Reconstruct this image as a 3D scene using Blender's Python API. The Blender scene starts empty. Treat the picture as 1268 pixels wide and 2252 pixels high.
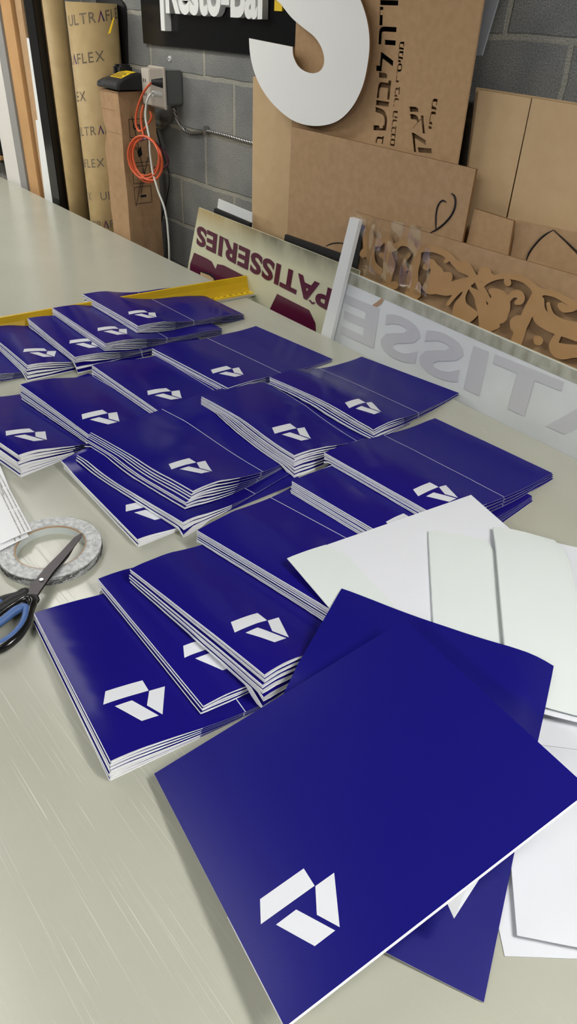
import bpy, bmesh, math, random
import numpy as np
from mathutils import Vector, Matrix
S=bpy.context.scene; C=S.collection
rnd=random.Random(7)
# ------------------------------------------------------------------ camera frame (table top is z = 0)
FPX,CX,CY,CAMH=1541.07,634.0,1126.0,0.9
RR=np.array([[0.64331427,0.46693434,-0.60672817],[0.76447679,-0.34882114,0.54212457],[0.04149697,-0.81258607,-0.58136209]])
def _ray(x,y): return RR@np.array([x-CX,y-CY,FPX])
def at(x,y,Y,k=0.0):                      # point of the leaning plane  y = Y + k*z  seen at a pixel
    d=_ray(x,y); t=(Y+k*CAMH)/(d[1]-k*d[2]); p=d*t; return Vector((p[0],p[1],p[2]+CAMH))
def tab(x,y,z=0.0):                       # point of the horizontal plane z
    d=_ray(x,y); t=(z-CAMH)/d[2]; return Vector((d[0]*t,d[1]*t,z))
cam=bpy.data.cameras.new('camera'); co=bpy.data.objects.new('camera',cam); C.objects.link(co); S.camera=co
r,u,b=RR[:,0],-RR[:,1],-RR[:,2]
co.matrix_world=Matrix(((r[0],u[0],b[0],0),(r[1],u[1],b[1],0),(r[2],u[2],b[2],CAMH),(0,0,0,1)))
cam.sensor_fit='VERTICAL'; cam.sensor_height=24; cam.lens=FPX/2252*24; cam.clip_start=.02; cam.clip_end=60
# ------------------------------------------------------------------ tagging helpers
def tag(o,label=None,cat=None,group=None,kind=None):
    if label: o['label']=label
    if cat: o['category']=cat
    if group: o['group']=group
    if kind: o['kind']=kind
    return o
def thing(name,loc,label,cat,group=None):
    o=bpy.data.objects.new(name,None); C.objects.link(o); o.location=loc; o.empty_display_size=.05
    return tag(o,label,cat,group)
def link(name,me,mats,parent=None,smooth=False):
    o=bpy.data.objects.new(name,me); C.objects.link(o)
    for m in (mats if isinstance(mats,(list,tuple)) else [mats]): me.materials.append(m)
    if smooth: me.polygons.foreach_set('use_smooth',[True]*len(me.polygons))
    if parent is not None:
        o.parent=parent; o.matrix_parent_inverse=Matrix.Translation(-Vector(parent.location))
    return o
def pyd(name,vs,fs,mats,parent=None,smooth=False,mi=None,sm=None):
    me=bpy.data.meshes.new(name); me.from_pydata([tuple(v) for v in vs],[],fs); 
    o=link(name,me,mats,parent,smooth)
    if mi is not None: me.polygons.foreach_set('material_index',mi)
    if sm is not None: me.polygons.foreach_set('use_smooth',sm)
    me.update(); return o
def bm_obj(name,bm,mats,parent=None,smooth=False):
    bmesh.ops.recalc_face_normals(bm,faces=bm.faces)
    me=bpy.data.meshes.new(name); bm.to_mesh(me); bm.free(); return link(name,me,mats,parent,smooth)
def add_box(bm,lo,hi,M=None,bev=0):
    r=bmesh.ops.create_cube(bm,size=1)['verts']
    for v in r:
        v.co=Vector([lo[i]+(v.co[i]+.5)*(hi[i]-lo[i]) for i in range(3)])
    if bev:
        es=list({e for v in r for e in v.link_edges}); rr=bmesh.ops.bevel(bm,geom=es,offset=bev,segments=2,affect='EDGES')
        r=list({v for f in rr['faces'] for v in f.verts}|{v for v in r if v.is_valid})
    if M is not None: bmesh.ops.transform(bm,matrix=M,verts=[v for v in r if v.is_valid])
    return r
def box(name,lo,hi,m,parent=None,bev=0,M=None):
    bm=bmesh.new(); add_box(bm,lo,hi,M,bev); return bm_obj(name,bm,m,parent)
def prism(name,pts,thick,m,parent=None,away=True,bev=0,mi_side=None):
    """planar polygon pts (world) extruded by thick away from the camera"""
    n=Vector((0,0,0)); P=[Vector(p) for p in pts]
    for i in range(len(P)): n+=P[i].cross(P[(i+1)%len(P)])
    n.normalize(); c=sum(P,Vector())/len(P)
    v=c-Vector((0,0,CAMH))
    if (n.dot(v)>0)!=away: n=-n
    k=len(P); vs=P+[p+n*thick for p in P]
    fs=[list(range(k)),list(range(2*k-1,k-1,-1))]+[[i,(i+1)%k,k+(i+1)%k,k+i] for i in range(k)]
    me=bpy.data.meshes.new(name); me.from_pydata([tuple(q) for q in vs],[],fs)
    bm=bmesh.new(); bm.from_mesh(me); bmesh.ops.recalc_face_normals(bm,faces=bm.faces)
    if bev:
        bmesh.ops.bevel(bm,geom=list(bm.edges),offset=bev,segments=1,affect='EDGES')
    big=[f for f in bm.faces if len(f.verts)>4]
    bmesh.ops.triangulate(bm,faces=big)
    if mi_side is not None:
        for f in bm.faces:
            if abs(f.normal.dot(n))<.7: f.material_index=mi_side
    bm.to_mesh(me); bm.free()
    return link(name,me,m,parent)
FLOORZ=-.85
def board_pts(px,Y,k=0.0,floor=True,stand=FLOORZ):
    """px: TL TR BR BL pixels on the leaning plane; the lower two run on down to the floor"""
    P=[at(x,y,Y,k) for x,y in px]
    if floor:
        TL,TR,BR,BL=P
        BR=TR+(BR-TR)*((stand-TR.z)/(BR.z-TR.z)); BL=TL+(BL-TL)*((stand-TL.z)/(BL.z-TL.z)); P=[TL,TR,BR,BL]
    return P
def tube(name,pts,rad,m,parent=None,res=6,closed=False,smooth=True):
    cu=bpy.data.curves.new(name,'CURVE'); cu.dimensions='3D'; cu.bevel_depth=rad; cu.bevel_resolution=3; cu.use_fill_caps=True; cu.resolution_u=res
    sp=cu.splines.new('BEZIER'); sp.bezier_points.add(len(pts)-1); sp.use_cyclic_u=closed
    for bp,p in zip(sp.bezier_points,pts):
        bp.co=p[:3]; bp.handle_left_type=bp.handle_right_type='AUTO'
        if len(p)>3: bp.radius=p[3]
    return curve_mesh(name,cu,m,parent,smooth)
def curve_mesh(name,cu,m,parent=None,smooth=False,fn=None):
    o=bpy.data.objects.new('tmp',cu); C.objects.link(o); bpy.context.view_layer.update()
    dg=bpy.context.evaluated_depsgraph_get(); me=bpy.data.meshes.new_from_object(o.evaluated_get(dg))
    bpy.data.objects.remove(o); bpy.data.curves.remove(cu); me.materials.clear(); me.name=name
    if fn: fn(me)
    return link(name,me,m,parent,smooth)
def text_mesh(s,extrude=0.0,bold=0.0,res=4,space=1.0):
    cu=bpy.data.curves.new('txt','FONT'); cu.body=s; cu.extrude=extrude; cu.offset=bold; cu.resolution_u=res; cu.space_character=space
    o=bpy.data.objects.new('tmp',cu); C.objects.link(o); bpy.context.view_layer.update()
    dg=bpy.context.evaluated_depsgraph_get(); me=bpy.data.meshes.new_from_object(o.evaluated_get(dg))
    bpy.data.objects.remove(o); bpy.data.curves.remove(cu); me.materials.clear(); return me
def text_on(name,s,O,U,V,m,parent,depth=.0008,lift=.0006,bold=0.0,fullz=False,space=1.0):
    """text whose bounding box is mapped on the parallelogram O, O+U, O+V; normal towards the camera"""
    O,U,V=Vector(O),Vector(U),Vector(V); me=text_mesh(s,.5,bold,space=space)
    xs=[v.co.x for v in me.vertices]; ys=[v.co.y for v in me.vertices]
    x0,x1,y0,y1=min(xs),max(xs),min(ys),max(ys); n=U.cross(V).normalized()
    if n.dot(O-Vector((0,0,CAMH)))>0: n=-n
    for v in me.vertices:
        v.co=O+U*((v.co.x-x0)/(x1-x0))+V*((v.co.y-y0)/(y1-y0))+n*(lift+depth*(v.co.z+.5))
    me.name=name; return link(name,me,m,parent)
# ------------------------------------------------------------------ materials
def mat(name,col,rough=.5,spec=.5,metal=0,bump=None,var=None,emit=None,coat=0,trans=0,scale=1,alpha=1):
    m=bpy.data.materials.new(name); m.use_nodes=True; nt=m.node_tree; N=nt.nodes; L=nt.links; p=N['Principled BSDF']
    p.inputs['Base Color'].default_value=(*col,1); p.inputs['Roughness'].default_value=rough; p.inputs['Metallic'].default_value=metal
    p.inputs['Specular IOR Level'].default_value=spec; p.inputs['Coat Weight'].default_value=coat; p.inputs['Transmission Weight'].default_value=trans
    p.inputs['Coat Roughness'].default_value=.08; p.inputs['Alpha'].default_value=alpha
    tc=N.new('ShaderNodeTexCoord')
    if emit: p.inputs['Emission Color'].default_value=(*emit[0],1); p.inputs['Emission Strength'].default_value=emit[1]
    def noise(sc,det=3,stretch=(1,1,1)):
        mp=N.new('ShaderNodeMapping'); mp.inputs['Scale'].default_value=stretch; L.new(tc.outputs['Object'],mp.inputs[0])
        n=N.new('ShaderNodeTexNoise'); n.inputs['Scale'].default_value=sc; n.inputs['Detail'].default_value=det; L.new(mp.outputs[0],n.inputs['Vector']); return n
    if var:    # (scale, other colour, lo, hi, stretch)
        n=noise(var[0],5,var[4] if len(var)>4 else (1,1,1)); rp=N.new('ShaderNodeValToRGB')
        rp.color_ramp.elements[0].position=var[2]; rp.color_ramp.elements[1].position=var[3]
        rp.color_ramp.elements[0].color=(*col,1); rp.color_ramp.elements[1].color=(*var[1],1)
        L.new(n.outputs['Fac'],rp.inputs[0]); L.new(rp.outputs[0],p.inputs['Base Color'])
    if bump:   # (scale, strength, distance, stretch)
        n=noise(bump[0],4,bump[3] if len(bump)>3 else (1,1,1)); bp=N.new('ShaderNodeBump'); bp.inputs['Strength'].default_value=bump[1]; bp.inputs['Distance'].default_value=bump[2]
        L.new(n.outputs['Fac'],bp.inputs['Height']); L.new(bp.outputs[0],p.inputs['Normal'])
    return m
M={}
EXPO=1.6
M['blue']=mat('glossy_blue_print',(.009,.006,.155),.17,.06,bump=(60,.05,.0006))
M['blue_satin']=mat('satin_blue_print',(.007,.006,.145),.26,.22,bump=(900,.08,.0002))
M['white']=mat('white_card',(.63,.65,.69),.45,.3)
M['white_fold_lit']=mat('white_card_brightened',(.90,.91,.94),.5,.3)  # same card as white_card, paler to paint the folds brightly lit
M['white_greenish']=mat('white_card_green_tint',(.60,.65,.635),.5,.3)  # same card: greenish here, lavender in white_card, tints of the light in the colour
M['card']=mat('brown_cardboard',(.45,.29,.155),.8,.2,var=(55,(.40,.255,.132),.35,.7),bump=(260,.15,.0006,(1,1,.15)))
M['card_dark']=mat('brown_cardboard_dark',(.43,.28,.155),.8,.2,var=(40,(.37,.24,.128),.35,.7),bump=(220,.2,.0008,(1,1,.12)))
M['box']=mat('box_cardboard',(.40,.25,.135),.75,.25,var=(30,(.34,.21,.11),.35,.7),bump=(35,.2,.002,(1,1,.3)))
M['mdf']=mat('mdf_board',(.56,.40,.225),.7,.25,var=(25,(.52,.365,.20),.3,.75),bump=(300,.05,.0004))
M['mdf_cut']=mat('mdf_routed',(.44,.265,.12),.7,.25,var=(20,(.40,.235,.10),.3,.75))
M['mdf_edge']=mat('mdf_cut_edge',(.19,.10,.04),.8,.2)
M['black']=mat('black_gloss',(.006,.006,.007),.18,.5)
M['black_matte']=mat('black_matte',(.012,.012,.013),.55,.4)
M['blade']=mat('black_oxide_blade',(.055,.05,.052),.38,.5,metal=.85,bump=(90,.2,.0003,(1,12,1)))
M['steel']=mat('steel',(.55,.55,.55),.3,.5,metal=1)
M['conduit']=mat('flexible_conduit',(.42,.42,.40),.35,.5,metal=.9,bump=(1,0,0))
M['grip_blue']=mat('blue_grip',(.06,.13,.33),.45,.4)
M['orange']=mat('orange_cord',(.62,.10,.03),.45,.4)
M['white_cord']=mat('white_cord',(.62,.63,.58),.5,.4)
M['beige']=mat('beige_plastic',(.52,.47,.40),.45,.4)
M['grey_plastic']=mat('grey_box_plastic',(.13,.135,.13),.5,.4)
M['yellow']=mat('yellow_enamel',(.64,.41,.0),.32,.5,var=(12,(.58,.36,.0),.4,.7))
M['yellow_scale']=mat('yellow_scale',(.82,.56,.02),.35,.5)
M['ink']=mat('black_ink',(.012,.010,.012),.6,.3)
M['alu']=mat('aluminium',(.6,.6,.58),.4,.5,metal=.8)
M['cream']=mat('aged_cream_acrylic',(.62,.61,.42),.3,.5)
M['maroon']=mat('maroon_vinyl',(.085,.006,.03),.3,.5)
M['signwhite']=mat('white_acrylic',(.72,.76,.76),.25,.5,var=(5,(.66,.69,.68),.45,.75))
M['grime']=mat('grimy_acrylic',(.50,.51,.43),.4,.4,var=(22,(.24,.24,.17),.4,.7,(1,1,.5)))
M['signgrey']=mat('ghost_letter',(.57,.58,.60),.3,.5)
M['whitelam']=mat('white_laminate',(.74,.76,.75),.35,.5)
M['s_white']=mat('white_foam_letter',(.80,.81,.79),.5,.4)
M['coroplast']=mat('grey_corrugated_plastic',(.33,.35,.38),.45,.4)
M['tube']=mat('kraft_tube',(.40,.29,.135),.6,.3,var=(18,(.345,.245,.11),.35,.7),bump=(30,.08,.001))
M['tanbox']=mat('light_carton',(.47,.275,.12),.65,.3,var=(6,(.42,.24,.10),.4,.7))
M['offwhite']=mat('offwhite_panel',(.60,.58,.54),.5,.3)
M['greyside']=mat('grey_panel_edge',(.25,.245,.235),.6,.3)
M['tape_core']=mat('cardboard_core',(.42,.28,.17),.7,.3)
M['liner']=mat('white_release_liner',(.74,.76,.78),.4,.4)
M['ink_brown']=mat('brown_print',(.16,.13,.09),.6,.3)
M['ink_purple']=mat('purple_print',(.17,.03,.07),.5,.3)
M['ink_navy']=mat('navy_print',(.03,.03,.10),.5,.3)
M['film_edge']=mat('clear_tape_edge',(.8,.8,.8),.1,.5)
M['diffuser']=mat('lit_diffuser',(.9,.9,.9),.5,.3,emit=((1.0,.975,.94),15.0))
M['diffuser_dim']=mat('lit_diffuser_dim',(.9,.9,.9),.5,.3,emit=((1.0,.975,.94),4.5))
M['plaster']=mat('painted_ceiling',(.12,.12,.12),.8,.2)
M['floor']=mat('concrete_floor',(.20,.20,.19),.55,.4,var=(3,(.15,.15,.14),.35,.7))
M['darkmetal']=mat('dark_frame_metal',(.05,.05,.052),.4,.5,metal=.5)
# clear film
def film():
    m=bpy.data.materials.new('clear_film'); m.use_nodes=True; nt=m.node_tree; N=nt.nodes; L=nt.links
    for n in list(N): N.remove(n)
    o=N.new('ShaderNodeOutputMaterial'); mx=N.new('ShaderNodeMixShader'); tr=N.new('ShaderNodeBsdfTransparent'); gl=N.new('ShaderNodeBsdfGlossy')
    gl.inputs['Roughness'].default_value=.09; tr.inputs[0].default_value=(.95,.95,.94,1)
    tc=N.new('ShaderNodeTexCoord'); mp=N.new('ShaderNodeMapping'); mp.inputs['Scale'].default_value=(1,1,.35); no=N.new('ShaderNodeTexNoise'); no.inputs['Scale'].default_value=4; no.inputs['Detail'].default_value=3; no.inputs['Distortion'].default_value=1.2
    bp=N.new('ShaderNodeBump'); bp.inputs['Strength'].default_value=1; bp.inputs['Distance'].default_value=.003
    L.new(tc.outputs['Object'],mp.inputs[0]); L.new(mp.outputs[0],no.inputs['Vector']); L.new(no.outputs['Fac'],bp.inputs['Height']); L.new(bp.outputs[0],gl.inputs['Normal'])
    fr=N.new('ShaderNodeFresnel'); fr.inputs['IOR'].default_value=1.5; L.new(bp.outputs[0],fr.inputs['Normal'])
    mu=N.new('ShaderNodeMath'); mu.operation='MULTIPLY_ADD'; mu.inputs[1].default_value=.22; mu.inputs[2].default_value=.008
    L.new(fr.outputs[0],mu.inputs[0]); L.new(mu.outputs[0],mx.inputs[0]); L.new(tr.outputs[0],mx.inputs[1]); L.new(gl.outputs[0],mx.inputs[2]); L.new(mx.outputs[0],o.inputs[0]); return m
M['film']=film()
def concrete():
    m=bpy.data.materials.new('concrete_block'); m.use_nodes=True; nt=m.node_tree; N=nt.nodes; L=nt.links; p=N['Principled BSDF']
    p.inputs['Roughness'].default_value=.75; p.inputs['Specular IOR Level'].default_value=.3
    tc=N.new('ShaderNodeTexCoord'); sx=N.new('ShaderNodeSeparateXYZ'); L.new(tc.outputs['Object'],sx.inputs[0]); cb=N.new('ShaderNodeCombineXYZ')
    ax=N.new('ShaderNodeMath'); ax.operation='ADD'; ax.inputs[1].default_value=WOFF[0]+40.6; az=N.new('ShaderNodeMath'); az.operation='ADD'; az.inputs[1].default_value=WOFF[1]+20.33
    sm=N.new('ShaderNodeMath'); sm.operation='ADD'; L.new(sx.outputs[0],sm.inputs[0]); L.new(sx.outputs[1],sm.inputs[1])
    L.new(sm.outputs[0],ax.inputs[0]); L.new(sx.outputs[2],az.inputs[0]); L.new(ax.outputs[0],cb.inputs[0]); L.new(az.outputs[0],cb.inputs[1])
    dn=N.new('ShaderNodeTexNoise'); dn.inputs['Scale'].default_value=14; L.new(tc.outputs['Object'],dn.inputs['Vector'])
    dm=N.new('ShaderNodeVectorMath'); dm.operation='MULTIPLY_ADD'; dm.inputs[1].default_value=(.012,.012,0); L.new(dn.outputs['Color'],dm.inputs[0]); L.new(cb.outputs[0],dm.inputs[2])
    br=N.new('ShaderNodeTexBrick'); br.inputs['Scale'].default_value=1; br.inputs['Brick Width'].default_value=.406; br.inputs['Row Height'].default_value=.2033
    br.inputs['Mortar Size'].default_value=.010; br.inputs['Mortar Smooth'].default_value=.35; br.offset=.5
    br.inputs['Color1'].default_value=(.21,.215,.21,1); br.inputs['Color2'].default_value=(.26,.262,.25,1); br.inputs['Mortar'].default_value=(.36,.35,.30,1)
    L.new(dm.outputs[0],br.inputs['Vector'])
    n1=N.new('ShaderNodeTexNoise'); n1.inputs['Scale'].default_value=260; n1.inputs['Detail'].default_value=5; L.new(tc.outputs['Object'],n1.inputs['Vector'])
    n2=N.new('ShaderNodeTexNoise'); n2.inputs['Scale'].default_value=5; n2.inputs['Detail'].default_value=4; L.new(tc.outputs['Object'],n2.inputs['Vector'])
    r1=N.new('ShaderNodeValToRGB'); r1.color_ramp.elements[0].position=.36; r1.color_ramp.elements[0].color=(.6,.6,.6,1); r1.color_ramp.elements[1].position=.62; r1.color_ramp.elements[1].color=(1.15,1.15,1.15,1); L.new(n1.outputs['Fac'],r1.inputs[0])
    r2=N.new('ShaderNodeValToRGB'); r2.color_ramp.elements[0].position=.3; r2.color_ramp.elements[0].color=(.8,.82,.84,1); r2.color_ramp.elements[1].position=.7; r2.color_ramp.elements[1].color=(1.2,1.17,1.1,1); L.new(n2.outputs['Fac'],r2.inputs[0])
    a=N.new('ShaderNodeMixRGB'); a.blend_type='MULTIPLY'; a.inputs[0].default_value=1; L.new(br.outputs['Color'],a.inputs[1]); L.new(r1.outputs[0],a.inputs[2])
    c=N.new('ShaderNodeMixRGB'); c.blend_type='MULTIPLY'; c.inputs[0].default_value=1; L.new(a.outputs[0],c.inputs[1]); L.new(r2.outputs[0],c.inputs[2]); L.new(c.outputs[0],p.inputs['Base Color'])
    b1=N.new('ShaderNodeBump'); b1.invert=True; b1.inputs['Distance'].default_value=.008; b1.inputs['Strength'].default_value=.6; L.new(br.outputs['Fac'],b1.inputs['Height'])
    b2=N.new('ShaderNodeBump'); b2.inputs['Distance'].default_value=.0015; b2.inputs['Strength'].default_value=.7; L.new(n1.outputs['Fac'],b2.inputs['Height']); L.new(b1.outputs[0],b2.inputs['Normal']); L.new(b2.outputs[0],p.inputs['Normal'])
    return m
WOFF=(2.9,-.467)
M['concrete']=concrete()
def tabletop():
    m=bpy.data.materials.new('worn_laminate'); m.use_nodes=True; nt=m.node_tree; N=nt.nodes; L=nt.links; p=N['Principled BSDF']
    tc=N.new('ShaderNodeTexCoord')
    def nz(sc,rot,st,det=2):
        mp=N.new('ShaderNodeMapping'); mp.inputs['Rotation'].default_value=(0,0,rot); mp.inputs['Scale'].default_value=st; L.new(tc.outputs['Object'],mp.inputs[0])
        n=N.new('ShaderNodeTexNoise'); n.inputs['Scale'].default_value=sc; n.inputs['Detail'].default_value=det; L.new(mp.outputs[0],n.inputs['Vector']); return n
    def ramp(n,a,b):
        r=N.new('ShaderNodeValToRGB'); r.color_ramp.elements[0].position=a; r.color_ramp.elements[1].position=b; L.new(n.outputs['Fac'],r.inputs[0]); return r
    base=ramp(nz(4,0,(1,1,1),4),.3,.75); base.color_ramp.elements[0].color=(.385,.39,.322,1); base.color_ramp.elements[1].color=(.41,.415,.348,1)
    # the bench is worn where people cut, at its near corner
    vd=N.new('ShaderNodeVectorMath'); vd.operation='DISTANCE'; vd.inputs[1].default_value=(-.45,.02,0); L.new(tc.outputs['Object'],vd.inputs[0])
    worn=N.new('ShaderNodeMapRange'); worn.inputs[1].default_value=.25; worn.inputs[2].default_value=.75; worn.inputs[3].default_value=1; worn.inputs[4].default_value=0; L.new(vd.outputs['Value'],worn.inputs[0])
    last=base.outputs[0]; hs=[]
    # pale and dark scratches in a few directions
    for rot,st,sc,a,b,col,f in ((math.radians(-8),(.8,110,1),5,.64,.70,(.76,.76,.70,1),.55),(math.radians(-24),(.6,140,1),4,.65,.71,(.74,.74,.68,1),.5),(math.radians(24),(.8,130,1),4,.68,.74,(.70,.70,.64,1),.35),(math.radians(75),(6,60,1),6,.735,.80,(.20,.19,.15,1),.45),(math.radians(60),(9,80,1),7,.75,.80,(.24,.22,.18,1),.4)):
        r=ramp(nz(sc,rot,st),a,b); mk=ramp(nz(1.6,rot,(1,1,1)),.42,.6)
        mu=N.new('ShaderNodeMath'); mu.operation='MULTIPLY'; L.new(r.outputs[0],mu.inputs[0]); L.new(mk.outputs[0],mu.inputs[1])
        m2=N.new('ShaderNodeMath'); m2.operation='MULTIPLY'; m2.inputs[1].default_value=f; L.new(mu.outputs[0],m2.inputs[0])
        if col[0]>.5:
            m3=N.new('ShaderNodeMath'); m3.operation='MULTIPLY'; L.new(m2.outputs[0],m3.inputs[0]); L.new(worn.outputs[0],m3.inputs[1]); m2=m3
        mx=N.new('ShaderNodeMixRGB'); mx.inputs[2].default_value=col; L.new(m2.outputs[0],mx.inputs[0]); L.new(last,mx.inputs[1]); last=mx.outputs[0]; hs.append(mu.outputs[0])
    L.new(last,p.inputs['Base Color'])
    ad=N.new('ShaderNodeMath'); ad.operation='ADD'; L.new(hs[0],ad.inputs[0]); L.new(hs[1],ad.inputs[1])
    bp=N.new('ShaderNodeBump'); bp.invert=True; bp.inputs['Strength'].default_value=.5; bp.inputs['Distance'].default_value=.0006; L.new(ad.outputs[0],bp.inputs['Height']); L.new(bp.outputs[0],p.inputs['Normal'])
    rr=ramp(nz(9,.4,(1,6,1),4),.3,.7); rr.color_ramp.elements[0].color=(.20,)*3+(1,); rr.color_ramp.elements[1].color=(.25,)*3+(1,); L.new(rr.outputs[0],p.inputs['Roughness'])
    p.inputs['Specular IOR Level'].default_value=.5; return m
M['table']=tabletop()
def ring_mat():
    m=bpy.data.materials.new('wound_tape_side'); m.use_nodes=True; nt=m.node_tree; N=nt.nodes; L=nt.links; p=N['Principled BSDF']; p.inputs['Roughness'].default_value=.45
    tc=N.new('ShaderNodeTexCoord'); vm=N.new('ShaderNodeVectorMath'); vm.operation='LENGTH'; mp=N.new('ShaderNodeMapping'); mp.inputs['Scale'].default_value=(1,1,0); L.new(tc.outputs['Object'],mp.inputs[0]); L.new(mp.outputs[0],vm.inputs[0])
    n=N.new('ShaderNodeTexNoise'); n.inputs['Scale'].default_value=120; n.inputs['Detail'].default_value=5; L.new(tc.outputs['Object'],n.inputs['Vector'])
    cb=N.new('ShaderNodeCombineXYZ'); mu=N.new('ShaderNodeMath'); mu.operation='MULTIPLY'; mu.inputs[1].default_value=900; L.new(vm.outputs['Value'],mu.inputs[0]); L.new(mu.outputs[0],cb.inputs[0]); L.new(n.outputs['Fac'],cb.inputs[1])
    n2=N.new('ShaderNodeTexNoise'); n2.inputs['Scale'].default_value=1; n2.inputs['Detail'].default_value=4; L.new(cb.outputs[0],n2.inputs['Vector'])
    mx=N.new('ShaderNodeMath'); mx.operation='MULTIPLY'; L.new(n2.outputs['Fac'],mx.inputs[0]); L.new(n.outputs['Fac'],mx.inputs[1])
    rp=N.new('ShaderNodeValToRGB'); rp.color_ramp.elements[0].position=.10; rp.color_ramp.elements[0].color=(.22,.23,.23,1); rp.color_ramp.elements[1].position=.34; rp.color_ramp.elements[1].color=(.56,.58,.58,1); L.new(mx.outputs[0],rp.inputs[0]); L.new(rp.outputs[0],p.inputs['Base Color']); return m
M['ring']=ring_mat()
def stain_mat():   # cream acrylic with rusty and mouldy stains along its top edge
    m=bpy.data.materials.new('stained_cream'); m.use_nodes=True; nt=m.node_tree; N=nt.nodes; L=nt.links; p=N['Principled BSDF']; p.inputs['Roughness'].default_value=.3
    tc=N.new('ShaderNodeTexCoord'); sx=N.new('ShaderNodeSeparateXYZ'); L.new(tc.outputs['Object'],sx.inputs[0])
    n=N.new('ShaderNodeTexNoise'); n.inputs['Scale'].default_value=9; n.inputs['Detail'].default_value=6; mp=N.new('ShaderNodeMapping'); mp.inputs['Scale'].default_value=(1,1,.45); L.new(tc.outputs['Object'],mp.inputs[0]); L.new(mp.outputs[0],n.inputs['Vector'])
    # height mask: 0 below z .17, 1 at the top edge; grows with x
    mr=N.new('ShaderNodeMapRange'); mr.inputs[1].default_value=.16; mr.inputs[2].default_value=.25; L.new(sx.outputs[2],mr.inputs[0])
    ad=N.new('ShaderNodeMath'); ad.operation='MULTIPLY'; L.new(mr.outputs[0],ad.inputs[0])
    rp=N.new('ShaderNodeValToRGB'); rp.color_ramp.elements[0].position=.22; rp.color_ramp.elements[1].position=.52; L.new(n.outputs['Fac'],rp.inputs[0]); L.new(rp.outputs[0],ad.inputs[1])
    cx=N.new('ShaderNodeMapRange'); cx.inputs[1].default_value=-2.3; cx.inputs[2].default_value=-2.0; L.new(sx.outputs[0],cx.inputs[0])
    sc=N.new('ShaderNodeMixRGB'); sc.inputs[1].default_value=(.42,.30,.12,1); sc.inputs[2].default_value=(.055,.05,.035,1); L.new(cx.outputs[0],sc.inputs[0])
    mx=N.new('ShaderNodeMixRGB'); mx.inputs[1].default_value=(.60,.60,.42,1); L.new(ad.outputs[0],mx.inputs[0]); L.new(sc.outputs[0],mx.inputs[2]); L.new(mx.outputs[0],p.inputs['Base Color']); return m
M['stained']=stain_mat()
# ---- paper draping
LEN,WID,POC=.360,.216,.142
CELL=.006; X0,Y0=-2.9,-.1; NX,NY=520,320
def thick(v,to,u=None,L=LEN):
    p=np.interp(v,[0,.012,.05,.1,POC,POC+.01,2*WID],[1,.95,.62,.34,.17,0,0])
    return .00075+p*((to[0]+(to[1]-to[0])*u/L)-.00075)
class Field:
    def __init__(s): s.Z=np.zeros((NX,NY))
    def get(s,x,y):
        i=(x-X0)/CELL; j=(y-Y0)/CELL
        i0=np.clip(np.floor(i-.5).astype(int),0,NX-3); j0=np.clip(np.floor(j-.5).astype(int),0,NY-3)
        return np.maximum.reduce([s.Z[i0+a,j0+b] for a in (0,1) for b in (0,1)])
    def put(s,x,y,z):
        i=np.clip(((x-X0)/CELL-.0).astype(int),0,NX-1); j=np.clip(((y-Y0)/CELL-.0).astype(int),0,NY-1)
        np.maximum.at(s.Z,(i,j),z)
def resample(a,m):
    n0,n1=a.shape
    r=np.linspace(0,n0-1,m[0]); c=np.linspace(0,n1-1,m[1])
    r0=np.clip(r.astype(int),0,n0-2); c0=np.clip(c.astype(int),0,n1-2); fr=(r-r0)[:,None]; fc=(c-c0)[None]
    g=lambda i,j:a[np.ix_(i,j)]
    return g(r0,c0)*(1-fr)*(1-fc)+g(r0+1,c0)*fr*(1-fc)+g(r0,c0+1)*(1-fr)*fc+g(r0+1,c0+1)*fr*fc
def relax(sup,it=44,g=7e-5,low=None):
    z=sup.copy() if low is None else np.maximum(sup,low)
    z0=None if low is None else z.copy()
    for k in range(it):
        p=np.pad(z,1,mode='reflect',reflect_type='odd')
        q=(p[:-2,1:-1]+p[2:,1:-1]+p[1:-1,:-2]+p[1:-1,2:])/4
        # stiffer in both directions : average with 2-neighbours
        z=np.maximum(sup,q-g)
        if low is not None: z=np.maximum(z,z0-0.0)
    return z
def grid(pose,nu,nv,L=LEN,W=2*WID):
    x,y,a=pose
    u=np.linspace(0,L,nu)[:,None]; v=np.linspace(0,W,nv)[None]
    ca,sa=math.cos(a),math.sin(a)
    return x+u*ca-v*sa, y+u*sa+v*ca, u, v
def lay(F,pose,to,nu=28,nv=33,L=LEN,W=2*WID,low=None,tf=None,it=44,g=7e-5):
    X,Y,u,v=grid(pose,nu,nv,L,W)
    t=(thick(v,to,u,L) if tf is None else tf(u,v))+0*u
    # support: max over fine samples round every node
    fx,fy,_,_=grid(pose,nu*3-2,nv*3-2,L,W)
    s=F.get(fx,fy); raw=s[::3,::3].copy()
    rp=np.pad(s,1,mode='edge'); raw=np.maximum.reduce([rp[a:a+s.shape[0],b:b+s.shape[1]] for a in range(3) for b in range(3)])[::3,::3]
    sp=np.pad(s,2,mode='edge')
    s=np.maximum.reduce([sp[a:a+s.shape[0],b:b+s.shape[1]] for a in range(5) for b in range(5)])[::3,::3]
    z=relax(s+t+.0002,it,g,low)
    F.gap=z-raw
    # raster denser
    m=(int(L/CELL*2)+2,int(W/CELL*2)+2)
    gx,gy,_,_=grid(pose,m[0],m[1],L,W)
    F.put(gx,gy,resample(z,m))
    return X,Y,z
PILES=[('t00',3),('t0',5),('t1',6),('t2',7),('t3',7),('t4',7),('s0',7),('s1',8),('s2',6),('s3',6),('q1',3),('q2',3),('q3',7),('q4',8),('q5',7),('p1',7),('p2',4),('p3',6),('p4',8),('p5',7),('p6',7)]
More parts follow.
